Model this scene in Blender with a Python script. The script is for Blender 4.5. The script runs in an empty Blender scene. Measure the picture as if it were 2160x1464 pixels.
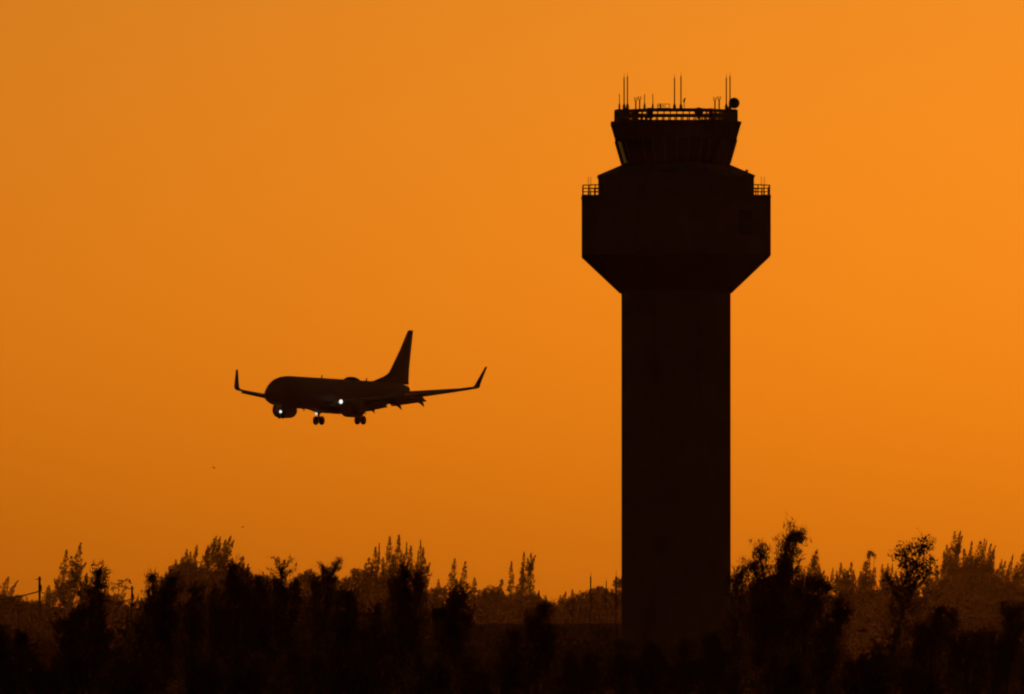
import bpy, math, random
import numpy as np
from mathutils import Vector, Matrix

# ----------------------------------------------------------------- camera, sky, sun, exposure
S = bpy.context.scene
COL = S.collection
F = 24000.0                 # focal length in photograph pixels (400 mm on a 36 mm frame, 2160 px wide)
CAM_H = 8.0
HORIZON = 1330.0            # photograph row of the horizon
PITCH = math.atan((HORIZON - 732.0) / F)
cam = bpy.data.cameras.new('camera')
cam.sensor_width = 36.0; cam.lens = 400.0
cam.clip_start = 1.0; cam.clip_end = 30000.0
cam_o = bpy.data.objects.new('camera', cam); COL.objects.link(cam_o)
cam_o.location = (0, 0, CAM_H); cam_o.rotation_euler = (math.pi / 2 + PITCH, 0, 0)
S.camera = cam_o

SUN_EL, SUN_AZ = math.radians(3.0), math.radians(5.0)
world = bpy.data.worlds.new('World'); S.world = world; world.use_nodes = True
wn = world.node_tree
sky = wn.nodes.new('ShaderNodeTexSky'); sky.sky_type = 'NISHITA'; sky.sun_disc = False
sky.sun_elevation = SUN_EL; sky.sun_rotation = SUN_AZ
sky.air_density = 1.0; sky.dust_density = 2.0; sky.ozone_density = 1.0
tint = wn.nodes.new('ShaderNodeMix'); tint.data_type = 'RGBA'; tint.blend_type = 'MULTIPLY'; tint.inputs[0].default_value = 1.0
tint.inputs[7].default_value = (1.0, 0.66, 0.29, 1.0)          # warm white balance of the photograph
glow = wn.nodes.new('ShaderNodeMix'); glow.data_type = 'RGBA'; glow.blend_type = 'ADD'; glow.inputs[0].default_value = 1.0
glow.inputs[7].default_value = (0.0, 0.0, 0.04, 1.0)           # faint even airlight
wn.links.new(sky.outputs[0], tint.inputs[6]); wn.links.new(tint.outputs[2], glow.inputs[6]); wn.links.new(glow.outputs[2], wn.nodes['Background'].inputs[0])
wn.nodes['Background'].inputs[1].default_value = 0.05

sun = bpy.data.lights.new('sun', 'SUN'); sun.energy = 4.4; sun.angle = math.radians(0.5); sun.color = (1.0, 0.20, 0.015)
sun_o = bpy.data.objects.new('sun', sun); COL.objects.link(sun_o)
sd = Vector((math.sin(SUN_AZ) * math.cos(SUN_EL), math.cos(SUN_AZ) * math.cos(SUN_EL), math.sin(SUN_EL)))
sun_o.rotation_euler = sd.to_track_quat('Z', 'Y').to_euler()
sun_o.location = (0, 0, 60)

S.view_settings.view_transform = 'Standard'; S.view_settings.look = 'None'
S.view_settings.exposure = -1.45; S.view_settings.gamma = 1.0; S.view_settings.use_curve_mapping = False
S.render.engine = 'CYCLES'
S.cycles.use_denoising = True; S.cycles.pixel_filter_type = 'BLACKMAN_HARRIS'; S.cycles.filter_width = 2.1
S.cycles.max_bounces = 6; S.cycles.transparent_max_bounces = 16; S.cycles.volume_bounces = 0
HAZE_DENSITY = 3.0e-6

random.seed(7)
RNG = np.random.default_rng(11)
_cp, _sp = math.cos(PITCH), math.sin(PITCH)


def at(px, py, D):
    """the point of the place seen at photograph pixel (px, py), D metres north of the camera"""
    x = (px - 1080.0) / F; v = (732.0 - py) / F
    dy = _cp - v * _sp; dz = _sp + v * _cp
    return Vector((x / dy * D, D, CAM_H + dz / dy * D))


# ----------------------------------------------------------------- materials
def mat(name, col, rough=0.7, metal=0.0, var=0.25, scale=1.0, bump=0.15, emit=None, spec=0.3):
    m = bpy.data.materials.new(name); m.use_nodes = True
    nt = m.node_tree; b = nt.nodes['Principled BSDF']
    b.inputs['Roughness'].default_value = rough; b.inputs['Metallic'].default_value = metal
    b.inputs['Specular IOR Level'].default_value = spec
    tc = nt.nodes.new('ShaderNodeTexCoord'); n = nt.nodes.new('ShaderNodeTexNoise')
    n.inputs['Scale'].default_value = scale; n.inputs['Detail'].default_value = 6
    nt.links.new(tc.outputs['Object'], n.inputs['Vector'])
    r = nt.nodes.new('ShaderNodeValToRGB')
    lo = tuple(c * (1 - var) for c in col); hi = tuple(min(1, c * (1 + var)) for c in col)
    r.color_ramp.elements[0].position = 0.3; r.color_ramp.elements[1].position = 0.7
    r.color_ramp.elements[0].color = (*lo, 1); r.color_ramp.elements[1].color = (*hi, 1)
    nt.links.new(n.outputs['Fac'], r.inputs['Fac']); nt.links.new(r.outputs['Color'], b.inputs['Base Color'])
    if bump:
        bp = nt.nodes.new('ShaderNodeBump'); bp.inputs['Strength'].default_value = bump; bp.inputs['Distance'].default_value = 0.05
        nt.links.new(n.outputs['Fac'], bp.inputs['Height']); nt.links.new(bp.outputs['Normal'], b.inputs['Normal'])
    if emit:
        b.inputs['Emission Color'].default_value = (*emit[0], 1); b.inputs['Emission Strength'].default_value = emit[1]
    return m


def leaf_mat(name, col, trans):
    m = bpy.data.materials.new(name); m.use_nodes = True
    nt = m.node_tree; out = nt.nodes['Material Output']; nt.nodes.remove(nt.nodes['Principled BSDF'])
    g = nt.nodes.new('ShaderNodeTexNoise'); g.inputs['Scale'].default_value = 1.7
    tc = nt.nodes.new('ShaderNodeTexCoord'); nt.links.new(tc.outputs['Object'], g.inputs['Vector'])
    r = nt.nodes.new('ShaderNodeValToRGB')
    r.color_ramp.elements[0].position = 0.35; r.color_ramp.elements[1].position = 0.65
    r.color_ramp.elements[0].color = (*[c * 0.75 for c in col], 1); r.color_ramp.elements[1].color = (*[c * 1.25 for c in col], 1)
    nt.links.new(g.outputs['Fac'], r.inputs['Fac'])
    d = nt.nodes.new('ShaderNodeBsdfDiffuse'); t = nt.nodes.new('ShaderNodeBsdfTranslucent'); mx = nt.nodes.new('ShaderNodeMixShader')
    nt.links.new(r.outputs['Color'], d.inputs['Color']); nt.links.new(r.outputs['Color'], t.inputs['Color'])
    mx.inputs[0].default_value = trans
    nt.links.new(d.outputs[0], mx.inputs[1]); nt.links.new(t.outputs[0], mx.inputs[2]); nt.links.new(mx.outputs[0], out.inputs['Surface'])
    return m


def glass_mat(name, tint):
    m = bpy.data.materials.new(name); m.use_nodes = True
    nt = m.node_tree; out = nt.nodes['Material Output']; nt.nodes.remove(nt.nodes['Principled BSDF'])
    tr = nt.nodes.new('ShaderNodeBsdfTransparent'); tr.inputs[0].default_value = (*tint, 1)
    gl = nt.nodes.new('ShaderNodeBsdfGlossy'); gl.inputs['Roughness'].default_value = 0.03
    mx = nt.nodes.new('ShaderNodeMixShader'); mx.inputs[0].default_value = 0.05
    nt.links.new(tr.outputs[0], mx.inputs[1]); nt.links.new(gl.outputs[0], mx.inputs[2])
    nt.links.new(mx.outputs[0], out.inputs['Surface'])
    return m


M = dict(
    concrete=mat('tower_concrete', (0.12, 0.098, 0.078), 0.85, scale=0.5, var=0.15),
    panel=mat('tower_panel', (0.10, 0.082, 0.066), 0.6, scale=0.8, var=0.12),
    roof=mat('tower_roof', (0.10, 0.10, 0.10), 0.7, scale=1.2),
    steel=mat('painted_steel', (0.10, 0.10, 0.10), 0.5, 0.0, scale=3.0),
    dark=mat('dark_equipment', (0.045, 0.04, 0.036), 0.6, scale=3.0),
    blind=mat('blind_fabric', (0.05, 0.05, 0.05), 0.9, scale=2.0),
    glass=glass_mat('cab_glass', (0.47, 0.54, 0.68)),
    paint=mat('aircraft_paint', (0.09, 0.085, 0.09), 0.5, scale=0.3, var=0.06, bump=0.0),
    wing=mat('wing_metal', (0.20, 0.20, 0.21), 0.45, scale=0.6, var=0.1, bump=0.0),
    nacelle=mat('nacelle_paint', (0.09, 0.085, 0.085), 0.5, scale=0.6, var=0.08, bump=0.0),
    fan=mat('fan_metal', (0.05, 0.05, 0.055), 0.45, 0.6, scale=2.0, bump=0.0),
    rubber=mat('tyre_rubber', (0.02, 0.02, 0.02), 0.85, scale=4.0),
    lamp=mat('landing_lamp', (0.9, 0.9, 0.9), 0.3, emit=((1.0, 0.94, 0.84), 3.4), bump=0.0),
    bark=mat('bark', (0.09, 0.07, 0.055), 0.95, scale=4.0, var=0.35, bump=0.6),
    wood=mat('pole_wood', (0.08, 0.06, 0.05), 0.9, scale=3.0),
    pine=leaf_mat('pine_needles', (0.085, 0.072, 0.034), 0.22),
    leaf=leaf_mat('broad_leaves', (0.080, 0.072, 0.034), 0.12),
    scrub=leaf_mat('shaded_near_leaves', (0.045, 0.052, 0.024), 0.20),  # near foliage with shade put into its colour, so backlit fringes stay dark
    shrub=leaf_mat('shrub_leaves', (0.045, 0.045, 0.022), 0.03),
    wall=mat('shed_wall', (0.09, 0.08, 0.07), 0.8, scale=0.7),
    feather=mat('dark_feathers', (0.03, 0.03, 0.032), 0.8, scale=8.0),
    ground=mat('grass_ground', (0.042, 0.042, 0.022), 1.0, scale=0.05, var=0.4, bump=0.3, spec=0.0),
)


# ----------------------------------------------------------------- mesh helpers
class MB:
    def __init__(s): s.v = []; s.f = []
    def add(s, vs, fs):
        o = len(s.v); s.v += [tuple(v) for v in vs]; s.f += [tuple(i + o for i in f) for f in fs]
    def box(s, c, h, rot=None):
        vs = [Vector((x * h[0], y * h[1], z * h[2])) for x in (-1, 1) for y in (-1, 1) for z in (-1, 1)]
        if rot is not None: vs = [rot @ v for v in vs]
        s.add([v + Vector(c) for v in vs], [(0, 1, 3, 2), (4, 6, 7, 5), (0, 4, 5, 1), (2, 3, 7, 6), (0, 2, 6, 4), (1, 5, 7, 3)])
    def loft(s, rings, cap0=True, cap1=True, closed=True):
        n = len(rings[0]); o = len(s.v)
        for r in rings: s.v += [tuple(p) for p in r]
        for k in range(len(rings) - 1):
            for i in range(n if closed else n - 1):
                j = (i + 1) % n
                s.f.append((o + k * n + i, o + k * n + j, o + (k + 1) * n + j, o + (k + 1) * n + i))
        if cap0: s.f.append(tuple(o + i for i in reversed(range(n))))
        if cap1: s.f.append(tuple(o + (len(rings) - 1) * n + i for i in range(n)))
    def tube(s, pts, rads, n=6):
        pts = [Vector(p) for p in pts]; rings = []
        if not hasattr(rads, '__len__'): rads = [rads] * len(pts)
        for i, p in enumerate(pts):
            d = (pts[min(i + 1, len(pts) - 1)] - pts[max(i - 1, 0)])
            if d.length < 1e-9: d = Vector((0, 0, 1))
            d.normalize()
            a = d.cross(Vector((0, 1, 0)) if abs(d.y) < 0.9 else Vector((1, 0, 0))).normalized(); b = d.cross(a)
            rings.append([p + (a * math.cos(2 * math.pi * k / n) + b * math.sin(2 * math.pi * k / n)) * rads[i] for k in range(n)])
        s.loft(rings)
    def lathe(s, prof, axis='z', n=20, origin=(0, 0, 0)):
        rings = []
        for r, h in prof:
            ring = []
            for k in range(n):
                a = 2 * math.pi * k / n; c, d = r * math.cos(a), r * math.sin(a)
                p = {'z': (c, d, h), 'x': (h, c, d), 'y': (d, h, c)}[axis]
                ring.append((p[0] + origin[0], p[1] + origin[1], p[2] + origin[2]))
            rings.append(ring)
        s.loft(rings)
    def build(s, name, m, parent=None, smooth=False, loc=None):
        me = bpy.data.meshes.new(name); me.from_pydata(s.v, [], s.f); me.materials.append(m)
        if smooth: me.polygons.foreach_set('use_smooth', [True] * len(me.polygons))
        o = bpy.data.objects.new(name, me); COL.objects.link(o)
        if parent is not None: o.parent = parent
        if loc is not None: o.location = loc
        me.update()
        return o


def tag(o, label=None, cat=None, group=None, kind=None):
    if label: o['label'] = label
    if cat: o['category'] = cat
    if group: o['group'] = group
    if kind: o['kind'] = kind
    return o


def empty(name, loc, rot=None):
    o = bpy.data.objects.new(name, None); COL.objects.link(o); o.location = loc
    o.empty_display_size = 0.5
    if rot is not None: o.rotation_euler = rot
    return o


def share(proto, parent, mtx):
    """a copy of one part (shared mesh) under the same thing"""
    o = proto.copy(); COL.objects.link(o); o.parent = parent; o.matrix_local = mtx
    return o


# ----------------------------------------------------------------- ground
GX, GY0, GY1 = 3000.0, -400.0, 7200.0
g = MB()
nx, ny = 60, 76
for j in range(ny + 1):
    for i in range(nx + 1):
        x = -GX + 2 * GX * i / nx; y = GY0 + (GY1 - GY0) * j / ny
        g.v.append((x, y, 0.25 * math.sin(x * 0.011) * math.cos(y * 0.007)))
for j in range(ny):
    for i in range(nx):
        a = j * (nx + 1) + i
        g.f.append((a, a + 1, a + nx + 2, a + nx + 1))
tag(g.build('ground', M['ground']), 'dark grassy flat ground under the trees', kind='structure')

# ----------------------------------------------------------------- control tower
TD = 750.0
TC = at(1426, HORIZON, TD)
TX = TC.x
PPM = F / TD


def tz(py): return at(1426, py, TD).z


tower = empty('control_tower', (TX, TD, 0))
tag(tower, 'dark concrete airport control tower with flared head and glazed cab on top', 'control tower')


def octo(w, z):
    R = w / 2 / math.cos(math.pi / 8)
    return [Vector((R * math.cos(math.pi / 8 + k * math.pi / 4), R * math.sin(math.pi / 8 + k * math.pi / 4), z)) for k in range(8)]


def octo_part(name, levels, m, cap0=True, cap1=True):
    b = MB(); b.loft([octo(w, z) for w, z in levels], cap0, cap1)
    return b.build(name, m, tower)


W_SH, W_DR, W_PH = 229 / PPM, 397 / PPM, 327 / PPM
W_C0, W_C1 = 224 / PPM, 274 / PPM
octo_part('shaft', [(W_SH, 0.0), (W_SH, tz(619))], M['concrete'])
octo_part('corbel', [(W_SH + 0.2, tz(618)), (W_DR, tz(541))], M['panel'])
octo_part('drum', [(W_DR, tz(540.8)), (W_DR, tz(419)), (W_DR + 0.06, tz(418)), (W_DR + 0.06, tz(415))], M['concrete'])
octo_part('penthouse', [(W_PH, tz(414.8)), (W_PH, tz(374.5))], M['panel'])
octo_part('penthouse_roof', [(W_PH + 0.15, tz(374.3)), (W_PH + 0.15, tz(372.5)), (W_C0 + 0.15, tz(349.5))], M['roof'])
octo_part('cab_sill', [(W_C0 + 0.05, tz(349.3)), (W_C0 + 0.15, tz(346))], M['dark'])


def cab_w(py): return W_C0 + (W_C1 - W_C0) * (349 - py) / (349 - 262)


octo_part('cab_fascia', [(cab_w(296), tz(296)), (cab_w(266), tz(266)), (W_C1 + 0.02, tz(263)), (W_C1 + 0.02, tz(258.5))], M['dark'])
octo_part('roof_deck', [(W_C1 - 1.6, tz(258.4)), (W_C1 - 1.6, tz(257.4))], M['roof'])
# drum louvre and shaft slot
b = MB(); lx = (1569 - 1426) / PPM
R45 = Matrix.Rotation(math.radians(45), 3, 'Z')
ctr = (R45 @ Vector((0, -W_DR / 2, 0)))
fr = MB(); fr.box((0, 0, 0), (0.62, 0.05, 0.8))
lv = fr.build('louvre', M['dark'], tower); lv.location = (lx, -(W_DR / 2) * math.sqrt(2) + lx - 0.03 + 0.0, tz(474)); lv.rotation_euler = (0, 0, math.radians(45))
for i in range(5):
    s_ = MB(); s_.box((0, -0.07, -0.64 + i * 0.32), (0.55, 0.03, 0.05), Matrix.Rotation(math.radians(30), 3, 'X')); s_.build('slat', M['dark'], lv)

# cab glazing: four panes to a face, mullions between, blinds drawn behind most
z0, z1 = tz(346), tz(296)
A0, A1 = octo(cab_w(346) - 0.05, z0), octo(cab_w(296) - 0.05, z1)
pane_n = 4
for k in range(8):
    a0, b0, a1, b1 = A0[k], A0[(k + 1) % 8], A1[k], A1[(k + 1) % 8]
    n_out = (b0 - a0).cross(a1 - a0).normalized()
    if n_out.dot(Vector((a0.x, a0.y, 0))) < 0: n_out = -n_out
    for j in range(pane_n):
        u0, u1 = j / pane_n + 0.012, (j + 1) / pane_n - 0.012
        q = [a0.lerp(b0, u0), a0.lerp(b0, u1), a1.lerp(b1, u1), a1.lerp(b1, u0)]
        p = MB(); p.add(q + [v - n_out * 0.03 for v in q], [(0, 1, 2, 3), (7, 6, 5, 4), (0, 4, 5, 1), (1, 5, 6, 2), (2, 6, 7, 3), (3, 7, 4, 0)])
        p.build('window_pane', M['glass'], tower)
    for j in range(pane_n):
        u = j / pane_n; r = 0.075 if j == 0 else 0.045
        mb = MB(); mb.tube([a0.lerp(b0, u) + n_out * 0.02, a1.lerp(b1, u) + n_out * 0.02], r, 4); mb.build('mullion', M['dark'], tower)
    mid = (a0 + b0) / 2
    ang = math.degrees(math.atan2(mid.y, mid.x)) % 360
    # faces toward the west corner keep one narrow strip undrawn
    if abs(ang - 225) < 5: us = (0.13, 1.0)      # its k-vertex is the west one
    elif abs(ang - 135) < 5: us = (0.0, 0.87)
    else: us = (0.0, 1.0)
    ins = -n_out * 0.055
    q = [a0.lerp(b0, us[0]) + ins, a0.lerp(b0, us[1]) + ins, a1.lerp(b1, us[1]) + ins, a1.lerp(b1, us[0]) + ins]
    p = MB(); p.add(q + [v - n_out * 0.012 for v in q], [(0, 1, 2, 3), (7, 6, 5, 4), (0, 4, 5, 1), (1, 5, 6, 2), (2, 6, 7, 3), (3, 7, 4, 0)])
    p.build('roller_blind', M['blind'], tower)
c_ = MB(); c_.box((0.9, 0, (z0 + z1) / 2), (2.6, 2.6, (z1 - z0) / 2 - 0.01)); c_.build('cab_core', M['dark'], tower)


def railing(w, zb, h, per, rails, post_r, rail_r):
    base = octo(w, zb)
    pm = MB(); pm.box((0, 0, h / 2), (post_r, post_r, h / 2)); proto = None
    for k in range(8):
        a, b_ = base[k], base[(k + 1) % 8]
        rot = math.atan2((b_ - a).y, (b_ - a).x)
        for j in range(per):
            mtx = Matrix.Translation(a.lerp(b_, j / per)) @ Matrix.Rotation(rot, 4, 'Z')
            if proto is None: proto = pm.build('railing_post', M['steel'], tower); proto.matrix_local = mtx
            else: share(proto, tower, mtx)
        for hz, hr in rails:
            rb = MB(); d = (b_ - a).normalized(); c = (a + b_) / 2 + Vector((0, 0, hz))
            rb.box(c, ((b_ - a).length / 2 - post_r * 0.5, rail_r, hr), Matrix.Rotation(rot, 3, 'Z')); rb.build('rail', M['steel'], tower)


zt = tz(258.2)
railing(257 / PPM, zt, tz(235) - zt, 8, ((tz(237.8) - zt, 3.7 / PPM), (tz(250) - zt, 3.3 / PPM)), 1.3 / PPM, 0.04)
zb = tz(415)
railing(393 / PPM, zb + 0.003, tz(393) - zb, 9, ((tz(394) - zb, 0.035), (tz(401) - zb, 0.025), (tz(408) - zb, 0.025)), 0.028, 0.022)

# ----------------------------------------------------------------- what stands on the tower
def onroof(px, dy=0.0): return Vector((TX + (px - 1426) / PPM, TD + dy, 0))


def whip(px, dy, ytop, ytip, ybase, r, label, group):
    r = r * 24 / PPM
    p = onroof(px, dy); k = math.tan(PITCH)  # nearer things sit a little higher in the picture
    def zz(y): return at(px, y, TD + dy).z
    zbase = zz(ybase)
    root = empty('whip_antenna', (p.x, p.y, zbase)); tag(root, label, 'antenna', group)
    m1 = MB(); m1.lathe([(r * 2.4, 0), (r * 2.4, 0.25), (r * 1.4, 0.4)], n=8); m1.build('base_collar', M['steel'], root)
    m2 = MB(); m2.tube([(0, 0, 0.3), (0, 0, zz(ytop) - zbase)], [r, r * 0.9], 6); m2.build('mast_tube', M['steel'], root)
    if ytip < ytop:
        m3 = MB(); m3.tube([(0, 0, zz(ytop) - zbase), (0.01, 0, zz(ytip) - zbase)], [r * 0.35, r * 0.2], 5); m3.build('whip_tip', M['steel'], root)
    return root


G1 = 'tall whip antennas on the tower roof'
for px, dy, yt, lab in ((1316, -2.4, 163, 'tall whip antenna at the roof end away from the dish, outer one of its pair'),
                        (1323, -2.6, 161, 'tall whip antenna at the roof end away from the dish, inner one of its pair'),
                        (1420.5, -5.9, 164, 'tall whip antenna mid-roof, the slightly shorter of the middle pair beside the flat frame aerial'),
                        (1434, -5.9, 161, 'tall whip antenna mid-roof, the one next to the wind vane'),
                        (1531, -2.6, 164, 'tall whip antenna near the dish, further of the two from the dish'),
                        (1539, -2.2, 161, 'tall whip antenna rising directly behind the dish')):
    whip(px, dy, yt, yt - 9, 232, 0.055, lab, G1)
G2 = 'short thin rod antennas on the tower roof'
whip(1306.5, -1.5, 198, 198, 231, 0.035, 'thin short rod antenna at the extreme roof corner away from the dish', G2)
whip(1358, -5.2, 199, 199, 231, 0.04, 'thin short rod antenna next to a pair of forked aerials', G2)
whip(1375, -5.9, 198, 198, 231, 0.035, 'thin short rod antenna between the forked pair and the flat frame aerial', G2)
G3 = 'thin rod antennas on the tower balcony'
for px, lab in ((1241, 'hair-thin rod antenna on the west balcony, outer one'), (1246, 'hair-thin rod antenna on the west balcony, next to the penthouse wall'),
                (1606, 'hair-thin rod antenna on the east balcony, next to the penthouse wall'), (1612, 'hair-thin rod antenna on the east balcony, outer one')):
    whip(px, -1.0, 373, 373, 414, 0.022, lab, G3)


def forked(px, dy, ytop, label):
    def zz(y): return at(px, y, TD + dy).z
    p = onroof(px, dy); zb_ = zz(231)
    root = empty('forked_antenna', (p.x, p.y, zb_)); tag(root, label, 'antenna', 'forked dipole antennas on the tower roof')
    m = MB(); m.tube([(0, 0, 0), (0, 0, zz(ytop + 8) - zb_)], 0.045, 6); m.build('stem', M['steel'], root)
    t = zz(ytop) - zb_; u = zz(ytop + 7) - zb_
    y_ = MB(); y_.tube([(-2.4 / PPM, 0, t), (-2.5 / PPM, 0, u + 2 / PPM), (-1.4 / PPM, 0, u), (1.4 / PPM, 0, u), (2.5 / PPM, 0, u + 2 / PPM), (2.4 / PPM, 0, t)], 0.9 / PPM, 6); y_.build('yoke', M['steel'], root)


forked(1340, -4.2, 205, 'small U-forked antenna, outer of the pair away from the dish')
forked(1348, -4.6, 203, 'small U-forked antenna, inner of the pair beside the short rods')
forked(1506, -4.6, 205, 'small U-forked antenna, lower of the pair close to the dish')
forked(1515, -4.2, 203, 'small U-forked antenna, nearest to the dish, slightly the higher')

# flat frame aerial
dy = -5.6
def zz0(px, y): return at(px, y, TD + dy).z
p = onroof(1391, dy); fz = zz0(1391, 231)
fa = empty('frame_aerial', (p.x, p.y, fz)); tag(fa, 'flat rectangular wire frame aerial on a stub mast between rods and middle whips', 'antenna')
m = MB(); m.tube([(0, 0, 0), (0, 0, zz0(1391, 218.5) - fz)], 0.045, 6); m.build('stub_mast', M['steel'], fa)
h0, h1 = zz0(1391, 228) - fz, zz0(1391, 219.5) - fz; x0, x1 = -6 / PPM, 19.5 / PPM
m = MB(); q = [(x0, 0, h0), (x1, 0, h0), (x1, 0, h1), (x0, 0, h1)]
for i in range(4): m.tube([q[i], q[(i + 1) % 4]], 0.022, 5)
m.build('wire_frame', M['steel'], fa)
m = MB(); m.tube([(x0, 0, (h0 + h1) / 2), (x1 * 0.55, 0, (h0 + h1) / 2)], 0.035, 5); m.build('boom', M['steel'], fa)
# wind vane
dy = -5.9; p = onroof(1441, dy); vz = at(1441, 231, TD + dy).z
wv = empty('wind_vane', (p.x, p.y, vz)); tag(wv, 'small wind vane on a thin stem beside the inner middle whip', 'wind vane')
hv = at(1441, 211, TD + dy).z - vz
m = MB(); m.tube([(0, 0, 0), (0, 0, hv)], 0.025, 5); m.build('stem', M['steel'], wv)
m = MB(); m.loft([[(-0.1, -0.02, hv - 0.12), (0.02, -0.02, hv - 0.18), (0.1, -0.02, hv + 0.18), (-0.02, -0.02, hv + 0.1)], [(-0.1, 0.02, hv - 0.12), (0.02, 0.02, hv - 0.18), (0.1, 0.02, hv + 0.18), (-0.02, 0.02, hv + 0.1)]]); m.build('vane_tail', M['dark'], wv)


def dish(px, py, dy, r, label, mount_to, depth=0.35):
    c = at(px, py, TD + dy)
    root = empty('dish_antenna', c); tag(root, label, 'dish antenna', 'round dish antennas on the tower roof')
    m = MB(); m.lathe([(r * 0.5, depth), (r * 0.93, depth * 0.5), (r, 0.02), (r, -0.12), (r * 0.97, -0.14), (r * 0.5, -0.2), (0.01, -0.22)], axis='y', n=28); m.build('dish_drum', M['panel'], root, True)
    mt = at(mount_to[0], mount_to[1], TD + dy + depth) - c
    m = MB(); m.tube([(0, depth, 0), ((mt.x) * 0.6, depth + 0.1, mt.z * 0.6), tuple(mt)], [0.09, 0.09, 0.12], 8); m.build('mount_arm', M['steel'], root)


dish(1548.5, 217.5, -2.0, 11.5 / PPM, 'large round dish standing above the roof railing on a slanted arm', (1533, 232))
dish(1474, 236, -6.1, 9.5 / PPM, 'medium round dish fixed to the front roof railing below the forked pair', (1474, 250), 0.2)
dish(1319.5, 236, -3.4, 8.5 / PPM, 'smallest round dish behind the railing at the foot of the outer whip pair', (1322, 250), 0.2)


def cabinet(px0, px1, ytop, dy, label, name='equipment_cabinet'):
    zb_ = tz(257.4) + 0.002; zt_ = at((px0 + px1) / 2, ytop, TD + dy).z
    p = onroof((px0 + px1) / 2, dy); hw = (px1 - px0) / 2 / PPM; h = zt_ - zb_
    root = empty(name, (p.x, p.y, zb_)); tag(root, label, 'cabinet', 'equipment cabinets on the tower roof')
    m = MB(); m.box((0, 0, h / 2), (hw, 0.55, h / 2 - 0.03)); m.build('housing', M['panel'], root)
    m = MB(); m.box((0, 0, h - 0.027), (hw + 0.03, 0.58, 0.025)); m.build('lid', M['dark'], root)
    m = MB(); m.box((0, -0.565, h * 0.45), (hw * 0.8, 0.012, h * 0.35)); m.build('door', M['dark'], root)


cabinet(1302, 1330, 231, 0.8, 'boxy roof cabinet under the outer whip pair')
cabinet(1334, 1345, 237, 3.5, 'narrow roof cabinet below the outer forked aerials')
cabinet(1522, 1553, 231, 0.8, 'boxy roof cabinet under the large dish')
cabinet(1502, 1514, 238, 3.6, 'narrow roof cabinet below the forked pair by the dish')
cabinet(1364, 1376, 228, -4.9, 'small raised box with a rounded look beside the middle short rod')
cabinet(1493, 1501, 229, -4.6, 'little junction box peeking over the railing beside the medium dish')
# obstruction lamp on the sloping penthouse roof
c = at(1572, 364, TD)
ol = empty('obstruction_light', (c.x, c.y, c.z - 0.1)); tag(ol, 'small slanted obstruction light on the sloping penthouse roof', 'lamp')
m = MB(); m.tube([(-0.1, 0, -0.25), (0.02, 0, 0.05)], 0.05, 6); m.build('bracket', M['steel'], ol)
m = MB(); m.tube([(0.02, 0, 0.05), (0.14, 0, 0.28)], 0.09, 8); m.build('lamp_head', M['dark'], ol)

# ----------------------------------------------------------------- airliner (local x forward, y port, z up; nose at 0)
PSI, PIT = math.radians(27.0), math.radians(0.55)
fw = Vector((-math.sin(PSI) * math.cos(PIT), -math.cos(PSI) * math.cos(PIT), math.sin(PIT)))
pt = Vector((math.cos(PSI), -math.sin(PSI), 0)); up = fw.cross(pt)
rot = Matrix((fw, pt, up)).transposed()
jet = empty('airliner', at(564, 824, 1413), rot.to_euler())
tag(jet, 'twin engine airliner on approach with landing gear and flaps down and landing lights lit', 'airplane')


def ell(st, zt_, zb_, hw, n=28):
    c = (zt_ + zb_) / 2; h = (zt_ - zb_) / 2
    return [(-st, hw * math.sin(2 * math.pi * k / n), c + h * math.cos(2 * math.pi * k / n)) for k in range(n)]


FUS = [(0, -.54, -.56, .01), (.06, -.32, -.78, .22), (.25, -.08, -1.02, .46), (.6, .2, -1.28, .76), (1.1, .52, -1.5, 1.06), (1.7, .92, -1.66, 1.3), (2.3, 1.34, -1.78, 1.48),
       (3.0, 1.66, -1.87, 1.64), (4.0, 1.88, -1.95, 1.77), (5.2, 1.98, -2.0, 1.86), (6.5, 2.0, -2.01, 1.88), (12, 2.0, -2.01, 1.88), (25, 2.0, -2.01, 1.88), (27, 2.0, -1.86, 1.87), (29, 2.0, -1.5, 1.80),
       (31, 2.0, -1.02, 1.65), (33, 1.98, -.46, 1.4), (35, 1.92, .12, 1.06), (36.5, 1.8, .55, .72), (37.6, 1.62, .88, .4), (38.1, 1.45, 1.05, .2)]
m = MB(); m.loft([ell(*f) for f in FUS]); m.build('fuselage', M['paint'], jet, True)
BEL = [(11.6, -1.4, -1.7, 1.0), (12.8, -.9, -2.12, 1.75), (14.5, -.7, -2.36, 2.05), (19, -.7, -2.42, 2.1), (21.5, -.9, -2.26, 1.9), (23.8, -1.4, -1.9, 1.1)]
m = MB(); m.loft([ell(*f) for f in BEL]); m.build('belly_fairing', M['paint'], jet, True)


def foil(le, chord, thick, twist=0.0, n=9, axis='y'):
    """airfoil ring, le = leading-edge point; chord runs aft (-x)"""
    xs = [0.5 * (1 - math.cos(math.pi * i / n)) for i in range(n + 1)]
    up_ = []; lo_ = []
    for x in xs:
        t = 5 * thick * (0.2969 * math.sqrt(x) - 0.126 * x - 0.3516 * x * x + 0.2843 * x ** 3 - 0.1036 * x ** 4)
        cam_ = 0.03 * 4 * x * (1 - x)
        up_.append((x, cam_ + t)); lo_.append((x, cam_ - t))
    ring = up_ + lo_[-2:0:-1]
    out = []
    for x, z in ring:
        x_ = x * chord; z_ = z * chord
        xr = x_ * math.cos(twist) + z_ * math.sin(twist); zr = -x_ * math.sin(twist) + z_ * math.cos(twist)
        if axis == 'y': out.append((le[0] - xr, le[1], le[2] + zr))
        else: out.append((le[0] - xr, le[1] + (z_ if axis == 'z' else 0), le[2]))
    return out


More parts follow.
